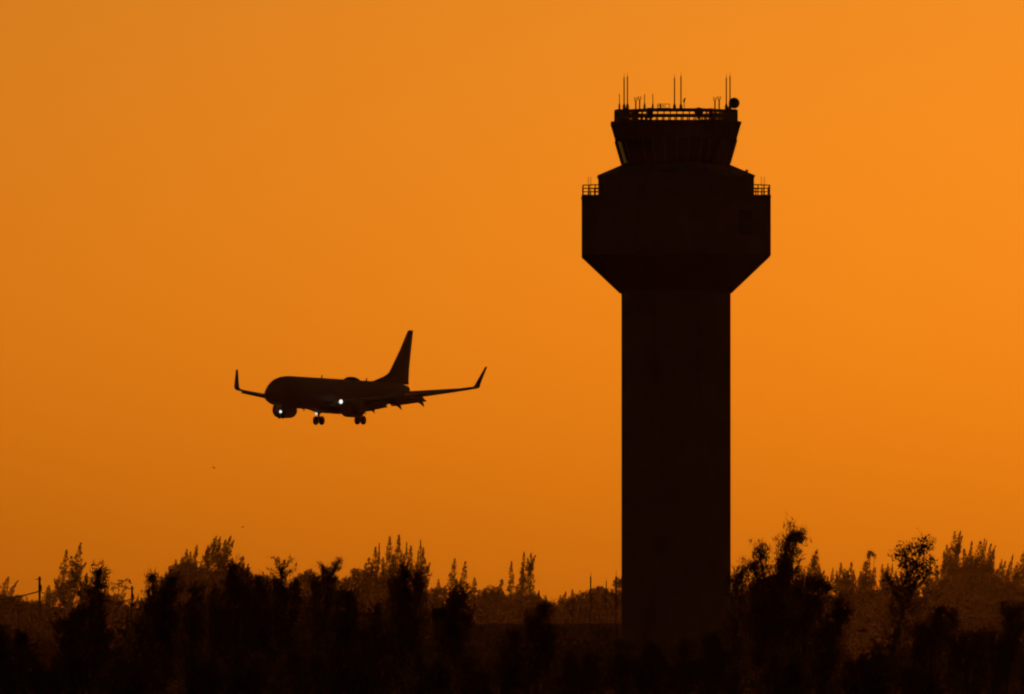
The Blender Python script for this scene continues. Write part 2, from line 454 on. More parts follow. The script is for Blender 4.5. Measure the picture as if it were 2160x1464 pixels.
def wing_geo(y):
    """leading-edge station, chord, height of the wing at span y"""
    if y < 5.3:
        le = 13.2 + (y) * 0.60; te = 21.0
    else:
        le = 13.2 + 5.3 * 0.60 + (y - 5.3) * 0.575; te = 21.0 + (y - 5.3) * 0.355
    z = -1.35 + y * 0.095 + 0.0042 * y * y * 0.55
    return le, te - le, z


for sgn in (1, -1):
    rings = []
    for y in (0.8, 1.9, 3.0, 4.2, 5.3, 7, 9, 11, 13, 15, 16.6):
        le, ch, z = wing_geo(y); rings.append(foil((-le, sgn * y, z), ch, 0.14 - 0.0025 * y, 0.02))
    m = MB(); m.loft(rings); m.build('wing', M['wing'], jet, True)
    # blended winglet
    le, ch, z = wing_geo(16.6); rings = []
    for i in range(9):
        t = i / 8
        if t < 0.4:
            a = t / 0.4 * math.radians(75); yy = 16.6 + 0.6 * math.sin(a); zz_ = z + 0.6 * (1 - math.cos(a))
        else:
            s_ = (t - 0.4) / 0.6 * 2.3; a = math.radians(75); yy = 16.6 + 0.6 * math.sin(a) + s_ * math.cos(a); zz_ = z + 0.6 * (1 - math.cos(a)) + s_ * math.sin(a)
        c_w = ch + (1.35 - ch) * min(1, t / .4) if t < .4 else 1.35 - (t - .4) / .6 * .8; l_w = le + 0.5 * min(t, .4) + max(0, t - .4) * 2.6
        ring = foil((-l_w, 0, 0), c_w, 0.10)
        ca, sa = math.cos(a), math.sin(a)
        rings.append([(x, sgn * (yy - zf * sa), zz_ + zf * ca) for x, _, zf in ring])
    m = MB(); m.loft(rings); m.build('winglet', M['wing'], jet, True)
    # slats, flaps, flap track fairings
    for y0, y1 in ((2.2, 4.0), (5.9, 10.6), (10.75, 15.6)):
        rings = []
        for y in (y0, y1):
            le, ch, z = wing_geo(y); rings.append(foil((-(le - 0.28), sgn * y, z - 0.24), 0.11 * ch + 0.35, 0.16, -0.35))
        m = MB(); m.loft(rings); m.build('slat', M['wing'], jet, True)
    for y0, y1 in ((2.0, 5.1), (5.7, 9.9)):
        for part, off, dn, tw, frac in (('flap', 0.15, 0.28, 0.42, 0.17), ('flap', 0.15, 0.0, 0.62, 0.08)):
            rings = []
            for y in (y0, y1):
                le, ch, z = wing_geo(y); x_te = le + ch
                if dn: rings.append(foil((-(x_te - 0.25), sgn * y, z - 0.04), frac * ch + 0.42, 0.13, tw * .75))
                else: rings.append(foil((-(x_te + (0.17 * ch) * 0.72 + 0.35), sgn * y, z - 0.06 - 0.30 * (0.17 * ch + 0.4)), frac * ch + 0.22, 0.13, tw * .75))
            m = MB(); m.loft(rings); m.build(part, M['wing'], jet, True)
    for y in (3.4, 6.9, 9.6):
        le, ch, z = wing_geo(y); x_te = le + ch
        m = MB(); m.tube([(-(x_te - 2.0), sgn * y, z - 0.30), (-(x_te - 1.0), sgn * y, z - 0.46), (-(x_te + 0.1), sgn * y, z - 0.58), (-(x_te + 0.85), sgn * y, z - 0.92), (-(x_te + 1.25), sgn * y, z - 1.25)], [0.06, 0.2, 0.25, 0.17, 0.03], 8); m.build('flap_track_fairing', M['wing'], jet, True)
    # engine
    ex, ey, ez = -12.1, sgn * 4.83, -2.02
    m = MB(); m.lathe([(0.80, -0.25), (0.86, -0.05), (0.93, 0.0), (1.02, -0.12), (1.10, -0.6), (1.12, -1.4), (1.06, -2.4), (0.92, -3.1), (0.80, -3.35), (0.74, -3.3)], axis='x', n=32, origin=(ex, ey, ez))
    m.v = [(x, y, z if z > ez - 0.93 else ez - 0.93 + (z - ez + 0.93) * 0.35) for x, y, z in m.v]
    nac = m.build('engine_nacelle', M['nacelle'], jet, True)
    m = MB(); m.lathe([(0.02, -0.45), (0.2, -0.62), (0.28, -0.8), (0.78, -0.82), (0.78, -0.9)], axis='x', n=24, origin=(ex, ey, ez)); m.build('fan_spinner', M['fan'], nac, True)
    m = MB(); m.lathe([(0.66, -3.0), (0.55, -3.6), (0.40, -4.1), (0.28, -4.1), (0.05, -4.6)], axis='x', n=24, origin=(ex, ey, ez)); m.build('exhaust_cone', M['fan'], nac, True)
    le, ch, z = wing_geo(4.83)
    m = MB(); m.loft([[(ex - 0.9, ey - .05, ez + 1.06), (ex - 0.9, ey + .05, ez + 1.06), (ex - 1.0, ey, ez + 1.14)], [(ex - 2.6, ey - .22, ez + .95), (ex - 2.6, ey + .22, ez + .95), (ex - 2.6, ey, ez + 1.5)],
                      [(ex - 5.2, ey - .2, z - 0.55), (ex - 5.2, ey + .2, z - 0.55), (ex - 5.2, ey, z + 0.1)], [(ex - 6.6, ey - .03, z - .25), (ex - 6.6, ey + .03, z - .25), (ex - 6.6, ey, z - .1)]]); m.build('pylon', M['nacelle'], jet)
    # horizontal stabiliser
    rings = []
    for t in (0, .5, 1):
        y = 0.4 + 6.75 * t; rings.append(foil((-(33.9 + 0.55 * y), sgn * y, 0.52 + 0.095 * y), 3.85 - 2.4 * t, 0.1, -0.03))
    m = MB(); m.loft(rings); m.build('horizontal_stabilizer', M['wing'], jet, True)
    # main gear
    gx, gy = -19.2, sgn * 2.95
    gear = MB(); gear.tube([(gx, gy, -1.2), (gx, gy, -2.2), (gx, gy, -3.2)], [0.17, 0.15, 0.11], 8); gear.tube([(gx, gy - 0.42, -3.2), (gx, gy + 0.42, -3.2)], 0.08, 8)
    gear.tube([(gx, gy - sgn * 1.6, -1.5), (gx, gy, -2.4)], 0.07, 6)
    leg = gear.build('main_gear_leg', M['steel'], jet)
    dr = MB(); dr.box((gx, gy + sgn * 0.22, -1.9), (0.5, 0.02, 0.55)); dr.build('gear_door', M['paint'], leg)
    for wy in (-0.42, 0.42):
        w = MB(); w.lathe([(0.28, -0.16), (0.48, -0.19), (0.55, -0.12), (0.57, 0), (0.55, 0.12), (0.48, 0.19), (0.28, 0.16)], axis='y', n=22, origin=(gx, gy + wy, -3.2)); wh = w.build('wheel', M['rubber'], leg, True)
# nose gear
gx = -3.75
gear = MB(); gear.tube([(gx, 0, -1.7), (gx, 0, -2.4), (gx + 0.05, 0, -3.05)], [0.11, 0.09, 0.07], 8); gear.tube([(gx + 0.05, -0.24, -3.05), (gx + 0.05, 0.24, -3.05)], 0.05, 6); gear.tube([(gx + 0.9, 0, -1.8), (gx, 0, -2.35)], 0.05, 6)
leg = gear.build('nose_gear_leg', M['steel'], jet)
for wy in (-0.24, 0.24):
    w = MB(); w.lathe([(0.16, -0.1), (0.29, -0.11), (0.34, 0), (0.29, 0.11), (0.16, 0.1)], axis='y', n=18, origin=(gx + 0.05, wy, -3.08)); w.build('wheel', M['rubber'], leg, True)
for wy in (-0.42, 0.42):
    dr = MB(); dr.box((gx + 0.1, wy, -2.15), (0.75, 0.02, 0.32)); dr.build('gear_door', M['paint'], leg)
# fin with dorsal fillet
FIN = [(0.0, 27.2, 38.0, .12), (0.45, 29.3, 37.95, .20), (0.9, 31.2, 37.95, .26), (1.35, 32.45, 38.0, .27), (2.0, 33.15, 38.05, .27), (4.4, 35.55, 38.55, .2), (6.8, 37.65, 39.1, .13), (6.95, 37.95, 39.1, .09)]
rings = []
for h, le, te, th in FIN:
    ring = []; c = te - le
    for x, w in ((0, 0), (.06, .55), (.2, .95), (.4, 1), (.7, .6), (1, .06)): ring.append((-(le + c * x), th * w, 1.82 + h))
    for x, w in ((1, .06), (.7, .6), (.4, 1), (.2, .95), (.06, .55)): ring.append((-(le + c * x), -th * w, 1.82 + h))
    rings.append(ring)
m = MB(); m.loft(rings); m.build('tail_fin', M['paint'], jet, True)
# roof radome and blade aerials
m = MB(); m.loft([ell(st, 1.86 + h, 1.7, w) for st, h, w in ((20.9, .02, .1), (21.2, .38, .5), (21.8, .52, .62), (22.8, .52, .62), (23.7, .36, .5), (24.3, .02, .1))]); m.build('radome', M['paint'], jet, True)
for st, h in ((14.2, 0.42), (26.2, 0.4)):
    m = MB(); m.loft([[(-st, -.03, 1.95), (-st - .35, -.03, 1.95), (-st - .35, .03, 1.95), (-st, .03, 1.95)], [(-st - .25, -.015, 1.98 + h), (-st - .36, -.015, 1.98 + h), (-st - .36, .015, 1.98 + h), (-st - .25, .015, 1.98 + h)]]); m.build('blade_antenna', M['paint'], jet)
for st in (9.5, 12.0, 26.0):
    m = MB(); m.loft([[(-st, -.03, -1.97), (-st - .3, -.03, -1.97), (-st - .3, .03, -1.97), (-st, .03, -1.97)], [(-st - .22, -.015, -2.32), (-st - .32, -.015, -2.32), (-st - .32, .015, -2.32), (-st - .22, .015, -2.32)]]); m.build('blade_antenna', M['paint'], jet)


def lamp(x, y, z, r):
    m = MB(); m.lathe([(r * .4, 0.10), (r * .8, 0.06), (r, 0), (r * .8, -.08)], axis='x', n=16, origin=(x, y, z)); m.build('landing_light', M['lamp'], jet, True)


LAMPS = ((-14.35, 2.75, -1.0, .25), (-3.45, 0.02, -2.52, .17), (-13.9, -0.5, -2.50, .13))
for l_ in LAMPS: lamp(*l_)


# ----------------------------------------------------------------- vegetation
def sprigs(name, P, Dv, L, W, m, parent=None):
    """leaf sprigs: a slim triangle at each P along unit Dv, length L, half width W"""
    n = len(P)
    rnd = RNG.normal(size=(n, 3)); side = np.cross(Dv, rnd); side /= np.linalg.norm(side, axis=1)[:, None] + 1e-9
    V = np.empty((n, 3, 3), np.float32)
    V[:, 0] = P - side * (W * .9)[:, None]; V[:, 1] = P + Dv * (L * .15)[:, None] + side * (W * 1.1)[:, None]; V[:, 2] = P + Dv * L[:, None]
    me = bpy.data.meshes.new(name); me.vertices.add(3 * n); me.vertices.foreach_set('co', V.ravel())
    me.loops.add(3 * n); me.loops.foreach_set('vertex_index', np.arange(3 * n, dtype=np.int32))
    me.polygons.add(n); me.polygons.foreach_set('loop_start', np.arange(0, 3 * n, 3, dtype=np.int32)); me.polygons.foreach_set('loop_total', np.full(n, 3, np.int32))
    me.materials.append(m); me.update(calc_edges=True); me.validate()
    o = bpy.data.objects.new(name, me); COL.objects.link(o)
    if parent is not None: o.parent = parent
    return o


class Crown:
    def __init__(s): s.P = []; s.D = []; s.L = []; s.W = []
    def tufts(s, C, Dv, size, m=14, spread=0.75, wf=0.13):
        C = np.asarray(C, float); Dv = np.asarray(Dv, float); size = np.asarray(size, float)
        n = len(C)
        if n == 0: return
        p = np.repeat(C, m, 0); sz = np.repeat(size, m); d = np.repeat(Dv, m, 0)
        p = p + RNG.normal(size=p.shape) * (sz * .33)[:, None]
        d = d + RNG.normal(size=d.shape) * spread * .6; d /= np.linalg.norm(d, axis=1)[:, None] + 1e-9
        L = sz * RNG.uniform(.5, 1.05, len(sz))
        s.P.append(p); s.D.append(d); s.L.append(L); s.W.append(L * wf * RNG.uniform(.7, 1.2, len(L)))
    def build(s, name, m, parent, origin):
        P = np.concatenate(s.P) - np.array(origin)[None]
        return sprigs(name, P, np.concatenate(s.D), np.concatenate(s.L), np.concatenate(s.W), m, parent)


def bez(a, b, bend, t):
    c = (a + b) / 2 + bend
    return a * (1 - t) ** 2 + c * 2 * t * (1 - t) + b * t * t


def plume(cr, D, tip, base, w, dens=1.0):
    """a feathery shoot of a far tree, given by its outline in the photograph"""
    D = D + random.uniform(-3, 3)
    a, b = at(base[0], base[1], D), at(tip[0], tip[1], D)
    b.y += random.uniform(-.5, .5)
    k = F / D; R = w * 1.75 / 2 / k; Lp = (b - a).length
    bend = Vector((-(b.x - a.x) * 0.25, 0, 0))
    n = int(dens * 24 * Lp / R) + 8
    ts = RNG.uniform(0, 1, n) ** 0.9
    C = []; Dv = []; sz = []
    ax = (b - a).normalized(); ph = random.uniform(0, 6.28)
    for t in ts:
        p = bez(a, b, bend, t)
        prof = min(1.0, (t / .18) ** .5 if t > 0 else 0.2) * max(0.0, 1 - t) ** .8 * 1.25 + .03
        prof *= 0.90 + 0.14 * math.sin(t * Lp / R * 1.7 + ph)
        an = random.uniform(0, 6.283); rr = R * prof * math.sqrt(random.uniform(0.0, 1.0)) * .9
        o = Vector((math.cos(an), math.sin(an), 0)) * rr
        C.append(p + o); d = ax * 1.0 + o.normalized() * .45 + Vector((.12, 0, 0)); Dv.append(d.normalized()); sz.append(R * random.uniform(.28, .55) * (0.35 + 0.65 * (1 - t)) + .12)
    cr.tufts(C, Dv, sz)
    return a


def lobe(cr, D, c, rx, ry, s_px=6.0, cover=4.5, upw=0.5, wf=0.16, m=14, depth=1.0, spread=0.9):
    """a rounded mass of foliage, centre and radii in photograph pixels"""
    k = F / D; rxw, ryw = rx / k, ry / k; s = s_px / k
    area = math.pi * rxw * ryw; n = max(8, int(cover * area / (m * .073 * s * s * wf / .13)))
    c3 = at(c[0], c[1], D)
    v = RNG.normal(size=(n, 3)); v /= np.linalg.norm(v, axis=1)[:, None]
    r = RNG.uniform(0, 1, n) ** .42
    bump = 1 + .13 * np.sin(v[:, 0] * 7 + c[0]) * np.cos(v[:, 2] * 6 + c[1]) + .08 * np.sin(v[:, 1] * 11 + v[:, 0] * 9)
    P = v * (r * bump)[:, None] * np.array([rxw, rxw * depth, ryw]) + np.array(c3)[None]
    d = v * .8 + np.array([.1, 0, upw]); d /= np.linalg.norm(d, axis=1)[:, None]
    cr.tufts(P, d, s * RNG.uniform(.7, 1.3, n), m=m, wf=wf, spread=spread)


FARX = 1.6


def far_tree(name, label, cat, D, plumes=(), lobes=(), foot=None, group='far trees along the horizon', m='pine'):
    D = D * FARX
    xs = [p[1][0] for p in plumes] + [l[0][0] for l in lobes]
    fx = foot if foot is not None else sum(xs) / len(xs)
    b = at(fx, HORIZON, D); org = Vector((b.x, D, 0))
    root = empty(name, org); tag(root, label, cat, group)
    cr = Crown(); tr = MB()
    targets = []
    for p in plumes:
        plume(cr, D, p[0], p[1], p[2], p[3] if len(p) > 3 else 1.0)
        targets.append((at(p[1][0], p[1][1], D), at((p[0][0] * .8 + p[1][0] * .2), (p[0][1] * .8 + p[1][1] * .2), D)))
    for l in lobes:
        lobe(cr, D, l[0], l[1], l[2], *(l[3:] if len(l) > 3 else (4.0,)))
        targets.append((at(l[0][0], l[0][1] + l[2] * .5, D), at(l[0][0], l[0][1], D)))
    fork = min(t[0].z for t in targets) * .62
    fk = Vector((0, 0, max(1.0, fork)))
    tr.tube([(0, 0, 0), (0, 0, fk.z * .5), tuple(fk)], [.38, .3, .24], 7)
    for t0, t1 in targets:
        q0, q1 = t0 - org, t1 - org
        tr.tube([tuple(fk - Vector((0, 0, .05))), tuple((fk + q0) / 2 + Vector((0, 0, .3))), tuple(q0), tuple(q1)], [.2, .15, .09, .03], 5)
    tr.build('trunk', M['bark'], root)
    cr.build('crown', M[m], root, org)
    return root


def P_(*a): return a


FT = far_tree
G_ = 'feathery pines along the far horizon'
FT('pine_tree', 'far pine with two plumes leaning over beside the frame edge and first utility pole', 'pine tree', 2700,
   [P_((18, 1217), (3, 1268), 16), P_((38, 1225), (15, 1268), 10), P_((-6, 1215), (-12, 1268), 14)], [((4, 1272), 22, 16)], group=G_)
FT('pine_tree', 'tall far pine of three upright plumes just beyond the first utility pole', 'pine tree', 2500,
   [P_((141, 1162), (130, 1245), 17), P_((150, 1174), (151, 1240), 15), P_((171, 1146), (157, 1235), 17), P_((182, 1187), (166, 1212), 9), P_((114, 1221), (124, 1256), 9), P_((160, 1190), (162, 1240), 12)],
   [((143, 1248), 22, 20), ((128, 1258), 16, 12)], group=G_)
FT('pine_tree', 'small pointed dark tree between the three-plumed pine and the ragged crown', 'pine tree', 1900,
   [P_((183, 1209), (178, 1250), 13), P_((170, 1228), (168, 1256), 12)], [((181, 1262), 18, 24), ((196, 1262), 14, 20)], group=G_)
FT('broadleaf_tree', 'airy open branched far tree beside the second utility pole', 'tree', 2600, [],
   [((226, 1236), 8, 12, 4.0, 1.0), ((252, 1228), 10, 7, 4.0, 1.2), ((266, 1226), 10, 5, 4.0, 1.3), ((240, 1240), 12, 8, 4.0, 1.0), ((258, 1240), 14, 8, 4.0, 1.1), ((262, 1252), 7, 4, 4., .9)], 244, 'broad trees along the far horizon', 'leaf')
FT('broadleaf_tree', 'low rounded treetop at the foot of the first utility pole', 'tree', 2000, [], [((34, 1272), 24, 17), ((8, 1282), 26, 14), ((60, 1284), 22, 14)], 34, 'broad trees along the far horizon', 'leaf')
FT('broadleaf_tree', 'rounded dome of foliage between the ragged crown and second utility pole', 'tree', 2000, [], [((238, 1276), 28, 24), ((214, 1274), 22, 24)], 230, 'broad trees along the far horizon', 'leaf')
FT('bush', 'small far bush poking up between the first utility pole and three-plumed pine', 'bush', 2700, [P_((103, 1235), (101, 1262), 12), P_((112, 1246), (112, 1264), 9)], [((104, 1268), 18, 12)], 103, 'broad trees along the far horizon', 'leaf')

FT('pine_tree', 'broad far pine clump stepping up to a single sharp plume', 'pine tree', 2300,
   [P_((415, 1150), (411, 1205), 11), P_((394, 1160), (391, 1205), 11), P_((402, 1164), (400, 1200), 8), P_((384, 1175), (382, 1215), 11), P_((371, 1181), (370, 1220), 11), P_((359, 1194), (360, 1230), 12), P_((350, 1212), (354, 1245), 12), P_((340, 1215), (342, 1255), 10)],
   [((385, 1222), 36, 32), ((372, 1246), 36, 34), ((410, 1236), 26, 36), ((395, 1206), 22, 22)], group=G_)
FT('pine_tree', 'tall far pine with two brushy wind-swept heads leaning the same way', 'pine tree', 2350,
   [P_((456, 1132), (438, 1195), 17), P_((465, 1133), (450, 1185), 13), P_((466, 1145), (456, 1180), 9), P_((439, 1151), (436, 1190), 10), P_((487, 1132), (467, 1195), 14), P_((494, 1139), (478, 1180), 10), P_((476, 1140), (464, 1195), 13), P_((426, 1183), (424, 1215), 12), P_((436, 1186), (436, 1220), 14)],
   [((470, 1208), 34, 30), ((436, 1232), 30, 34), ((474, 1232), 34, 34)], group=G_)
FT('pine_tree', 'short dark pointed pine on the shoulder of the two-headed pine', 'pine tree', 2100,
   [P_((513, 1174), (508, 1215), 12), P_((528, 1197), (514, 1214), 9), P_((490, 1178), (490, 1210), 11), P_((524, 1190), (518, 1220), 7)], [((505, 1222), 22, 24), ((496, 1206), 16, 18)], group=G_)
FT('broadleaf_tree', 'rounded brown treetop in the saddle right after the short pointed pine', 'tree', 2300, [], [((555, 1225), 16, 14), ((536, 1228), 16, 16), ((578, 1232), 18, 14)], 553, 'broad trees along the far horizon', 'leaf')
FT('broadleaf_tree', 'hazy rounded treetop showing behind the wind-bent near tree', 'tree', 2500, [], [((652, 1216), 14, 15), ((640, 1226), 18, 16), ((664, 1234), 22, 16)], 652, 'broad trees along the far horizon', 'leaf')

FT('broadleaf_tree', 'sloping far tree with a flat knob on top beside the many-spired pines', 'tree', 2300, [],
   [((748, 1206), 12, 6), ((758, 1216), 14, 14), ((740, 1226), 18, 12), ((726, 1236), 18, 10), ((764, 1240), 22, 18)], 752, 'broad trees along the far horizon', 'leaf')
FT('pine_tree', 'outermost of the many-spired pines, with a stout side spire and one sharp spire', 'pine tree', 2500,
   [P_((778, 1177), (778, 1225), 15), P_((792, 1154), (791, 1215), 12), P_((800, 1144), (799, 1190), 4, .7), P_((770, 1190), (772, 1230), 11), P_((784, 1188), (784, 1225), 12)], [((786, 1232), 24, 24)], group=G_)
FT('pine_tree', 'tallest of the many-spired pines, twin spires side by side', 'pine tree', 2450,
   [P_((822, 1131), (820, 1215), 14), P_((842, 1130), (838, 1215), 16), P_((808, 1175), (808, 1220), 10), P_((830, 1170), (829, 1220), 14), P_((853, 1168), (850, 1215), 9), P_((858, 1143), (857, 1180), 4, .6)], [((826, 1226), 30, 28), ((812, 1240), 26, 22)], group=G_)
FT('pine_tree', 'many-spired pine thinning to faint hair-like tips next to the open gap', 'pine tree', 2550,
   [P_((867, 1151), (864, 1215), 11), P_((887, 1138), (887, 1180), 5, .6), P_((893, 1156), (889, 1225), 14), P_((907, 1187), (895, 1238), 9), P_((878, 1190), (877, 1225), 10), P_((882, 1160), (882, 1200), 5, .7)], [((878, 1228), 24, 26), ((892, 1244), 12, 22)], group=G_)

FT('pine_tree', 'stubby far pine with a small knob before the two slim spires', 'pine tree', 2600, [P_((925, 1223), (924, 1255), 10), P_((938, 1236), (937, 1260), 8), P_((910, 1240), (911, 1262), 10)], [((923, 1256), 14, 18), ((906, 1264), 14, 12)], group=G_)
FT('pine_tree', 'slim lone far spire, fuller of the two beside the stubby pine', 'pine tree', 2650, [P_((960, 1178), (951, 1258), 15), P_((963, 1221), (962, 1252), 6)], [((954, 1262), 12, 12)], group=G_)
FT('pine_tree', 'slim lone far spire, slightly lower and darker of the two', 'pine tree', 2650, [P_((982, 1185), (974, 1262), 15)], [((975, 1264), 13, 12)], group=G_)
FT('pine_tree', 'short spindle shaped far pine between two slim spires and round bush', 'pine tree', 2600, [P_((1001, 1219), (999, 1262), 13), P_((1011, 1244), (1011, 1268), 8)], [((1000, 1268), 12, 10)], group=G_)
FT('broadleaf_tree', 'round domed far tree before the three tall columns', 'tree', 2400, [], [((1035, 1254), 20, 18), ((1022, 1264), 16, 16), ((1048, 1264), 18, 18)], 1035, 'broad trees along the far horizon', 'leaf')
FT('pine_tree', 'dark pointed far pine leaning on the round domed tree', 'pine tree', 2350, [P_((1059, 1222), (1052, 1268), 16)], [((1054, 1270), 18, 18)], group=G_)
FT('pine_tree', 'faint thin far column, first and shortest of the three tall columns', 'pine tree', 2700, [P_((1079, 1185), (1078, 1262), 12), P_((1092, 1232), (1091, 1262), 8)], [((1080, 1266), 14, 12)], group=G_)
FT('pine_tree', 'tallest slim far column, middle of the three tall columns', 'pine tree', 2500, [P_((1106, 1164), (1101, 1262), 12), P_((1102, 1200), (1100, 1262), 12)], [((1100, 1266), 14, 14)], group=G_)
FT('pine_tree', 'slim far column with a forked top, last of the three tall columns', 'pine tree', 2500, [P_((1120, 1168), (1117, 1262), 14), P_((1130, 1171), (1119, 1205), 7), P_((1113, 1178), (1116, 1215), 8)], [((1116, 1268), 18, 16), ((1132, 1270), 14, 14)], group=G_)
FT('bush', 'low ragged far bush between the forked column and the lowest skyline gap', 'bush', 2700, [P_((1152, 1258), (1151, 1278), 6), P_((1137, 1246), (1136, 1268), 6), P_((1128, 1248), (1128, 1268), 6)], [((1144, 1280), 20, 10), ((1166, 1286), 22, 9)], 1145, 'broad trees along the far horizon', 'leaf')
FT('broadleaf_tree', 'ragged far tree rising from the lowest skyline gap toward the masts', 'tree', 2600, [P_((1194, 1247), (1188, 1275), 8), P_((1182, 1256), (1182, 1278), 8), P_((1208, 1243), (1207, 1272), 9, .7)], [((1192, 1282), 18, 16), ((1212, 1272), 16, 18)], 1195, 'broad trees along the far horizon', 'leaf')
FT('broadleaf_tree', 'wide rounded far canopy standing behind the thin masts', 'tree', 2400, [], [((1264, 1252), 24, 14), ((1240, 1262), 22, 18), ((1286, 1262), 20, 20), ((1228, 1282), 20, 18), ((1256, 1292), 26, 18), ((1290, 1290), 22, 20)], 1262, 'broad trees along the far horizon', 'leaf')
FT('broadleaf_tree', 'treetop showing against the tower shaft behind the tallest thin mast', 'tree', 2200, [], [((1304, 1232), 12, 11), ((1316, 1228), 12, 12), ((1312, 1262), 12, 26)], 1310, 'broad trees along the far horizon', 'leaf')

FT('pine_tree', 'faint far plume just behind the big wind-swept tree by the tower', 'pine tree', 3000, [P_((1668, 1186), (1665, 1240), 13), P_((1650, 1200), (1650, 1240), 12)], [((1664, 1248), 16, 16)], group=G_)
FT('pine_tree', 'flat topped stubby far pine next to the big wind-swept tree', 'pine tree', 3000, [P_((1682, 1194), (1683, 1240), 13), P_((1697, 1200), (1695, 1240), 12), P_((1690, 1203), (1690, 1240), 15)], [((1690, 1245), 18, 22)], group=G_)
FT('pine_tree', 'bottle shaped far pine with a bent tip, tallest near the big wind-swept tree', 'pine tree', 2900, [P_((1724, 1160), (1715, 1200), 14), P_((1719, 1172), (1716, 1240), 20), P_((1738, 1202), (1736, 1240), 9), P_((1705, 1195), (1708, 1240), 12), P_((1728, 1190), (1726, 1240), 13)], [((1718, 1232), 22, 30)], group=G_)
FT('pine_tree', 'slim wispy far pine over the bright gap in the foliage', 'pine tree', 3100, [P_((1757, 1198), (1754, 1245), 8), P_((1746, 1215), (1746, 1250), 8)], [((1736, 1256), 10, 16)], group=G_)
FT('pine_tree', 'far pine with a squat knob top, first after the bright gap', 'pine tree', 2900, [P_((1774, 1188), (1772, 1235), 13), P_((1765, 1205), (1766, 1245), 11), P_((1782, 1200), (1781, 1240), 11)], [((1774, 1248), 17, 28)], group=G_)
FT('pine_tree', 'far pine with a small pointed top beside the hook-topped one', 'pine tree', 2900, [P_((1796, 1186), (1793, 1235), 12), P_((1788, 1203), (1788, 1240), 11), P_((1801, 1204), (1800, 1240), 12)], [((1794, 1250), 18, 32)], group=G_)
FT('pine_tree', 'hook-topped far pine with a hanging ball of foliage', 'pine tree', 2850, [P_((1836, 1164), (1826, 1205), 10), P_((1826, 1185), (1826, 1240), 14), P_((1815, 1205), (1817, 1245), 11), P_((1846, 1198), (1840, 1235), 12)], [((1836, 1168), 7, 6), ((1845, 1173), 4, 4.5), ((1828, 1238), 20, 34), ((1826, 1262), 20, 24)], group=G_)
FT('pine_tree', 'faint cluster of thin far tips before the leaning bare-trunked tree', 'pine tree', 3100, [P_((1861, 1190), (1860, 1235), 8, .7), P_((1873, 1189), (1872, 1230), 7, .7), P_((1882, 1192), (1880, 1235), 8, .7), P_((1868, 1204), (1868, 1240), 12), P_((1890, 1205), (1888, 1245), 12)], [((1874, 1250), 24, 30)], group=G_)
FT('pine_tree', 'low far pine filling the dip behind the leaning bare-trunked tree', 'pine tree', 3000, [P_((1912, 1195), (1912, 1240), 12), P_((1928, 1215), (1928, 1245), 12), P_((1900, 1205), (1900, 1245), 12)], [((1914, 1256), 28, 26)], group=G_)
FT('pine_tree', 'twin small far plumes between the leaning tree and the great feathery clump', 'pine tree', 2900, [P_((1963, 1187), (1959, 1240), 11), P_((1976, 1192), (1974, 1240), 13), P_((1990, 1196), (1988, 1240), 13), P_((1950, 1220), (1950, 1250), 10)], [((1970, 1254), 26, 30)], group=G_)
FT('pine_tree', 'tallest tower-like head of the great feathery clump, brushy at the tip', 'pine tree', 2750,
   [P_((2014, 1123), (2009, 1215), 20), P_((2026, 1120), (2018, 1170), 8), P_((2030, 1130), (2020, 1170), 8), P_((1997, 1150), (1996, 1195), 8), P_((1991, 1162), (1993, 1205), 9), P_((2020, 1150), (2014, 1215), 18), P_((2003, 1160), (2003, 1215), 13)], [((2008, 1224), 26, 36), ((2010, 1246), 28, 26)], group=G_)
FT('pine_tree', 'widest far crown of the great feathery clump with a spray of thin tips', 'pine tree', 2750,
   [P_((2068, 1144), (2060, 1215), 22), P_((2050, 1142), (2046, 1200), 9), P_((2034, 1158), (2034, 1210), 14), P_((2078, 1136), (2070, 1180), 6, .7), P_((2082, 1140), (2074, 1185), 5, .7), P_((2091, 1146), (2082, 1195), 9), P_((2100, 1150), (2090, 1195), 7, .7), P_((2096, 1160), (2088, 1205), 12), P_((2046, 1165), (2044, 1215), 15)],
   [((2058, 1212), 36, 36), ((2084, 1218), 20, 28), ((2040, 1224), 28, 32), ((2062, 1240), 44, 28)], group=G_)
FT('pine_tree', 'low pair of slanting plumes beyond the great feathery clump', 'pine tree', 2900, [P_((2113, 1180), (2107, 1225), 10), P_((2121, 1184), (2114, 1225), 9), P_((2104, 1200), (2102, 1240), 12)], [((2110, 1240), 22, 22)], group=G_)
FT('pine_tree', 'single thin slanting plume near the frame edge', 'pine tree', 2900, [P_((2137, 1169), (2128, 1220), 8), P_((2146, 1186), (2138, 1225), 9), P_((2126, 1200), (2122, 1235), 10)], [((2132, 1242), 20, 24)], group=G_)
FT('pine_tree', 'dense far plume cut by the frame edge', 'pine tree', 2800, [P_((2160, 1164), (2154, 1225), 16), P_((2172, 1170), (2168, 1225), 14), P_((2148, 1200), (2146, 1240), 12)], [((2156, 1238), 24, 28), ((2180, 1240), 20, 30)], group=G_)
FT('broadleaf_tree', 'broad smooth dome of foliage below the great feathery clump', 'tree', 2200, [], [((2072, 1288), 42, 34, 5., 3.2), ((2040, 1300), 36, 28, 5., 3.2), ((2100, 1304), 34, 30, 5., 3.)], 2070, 'broad trees along the far horizon', 'leaf')

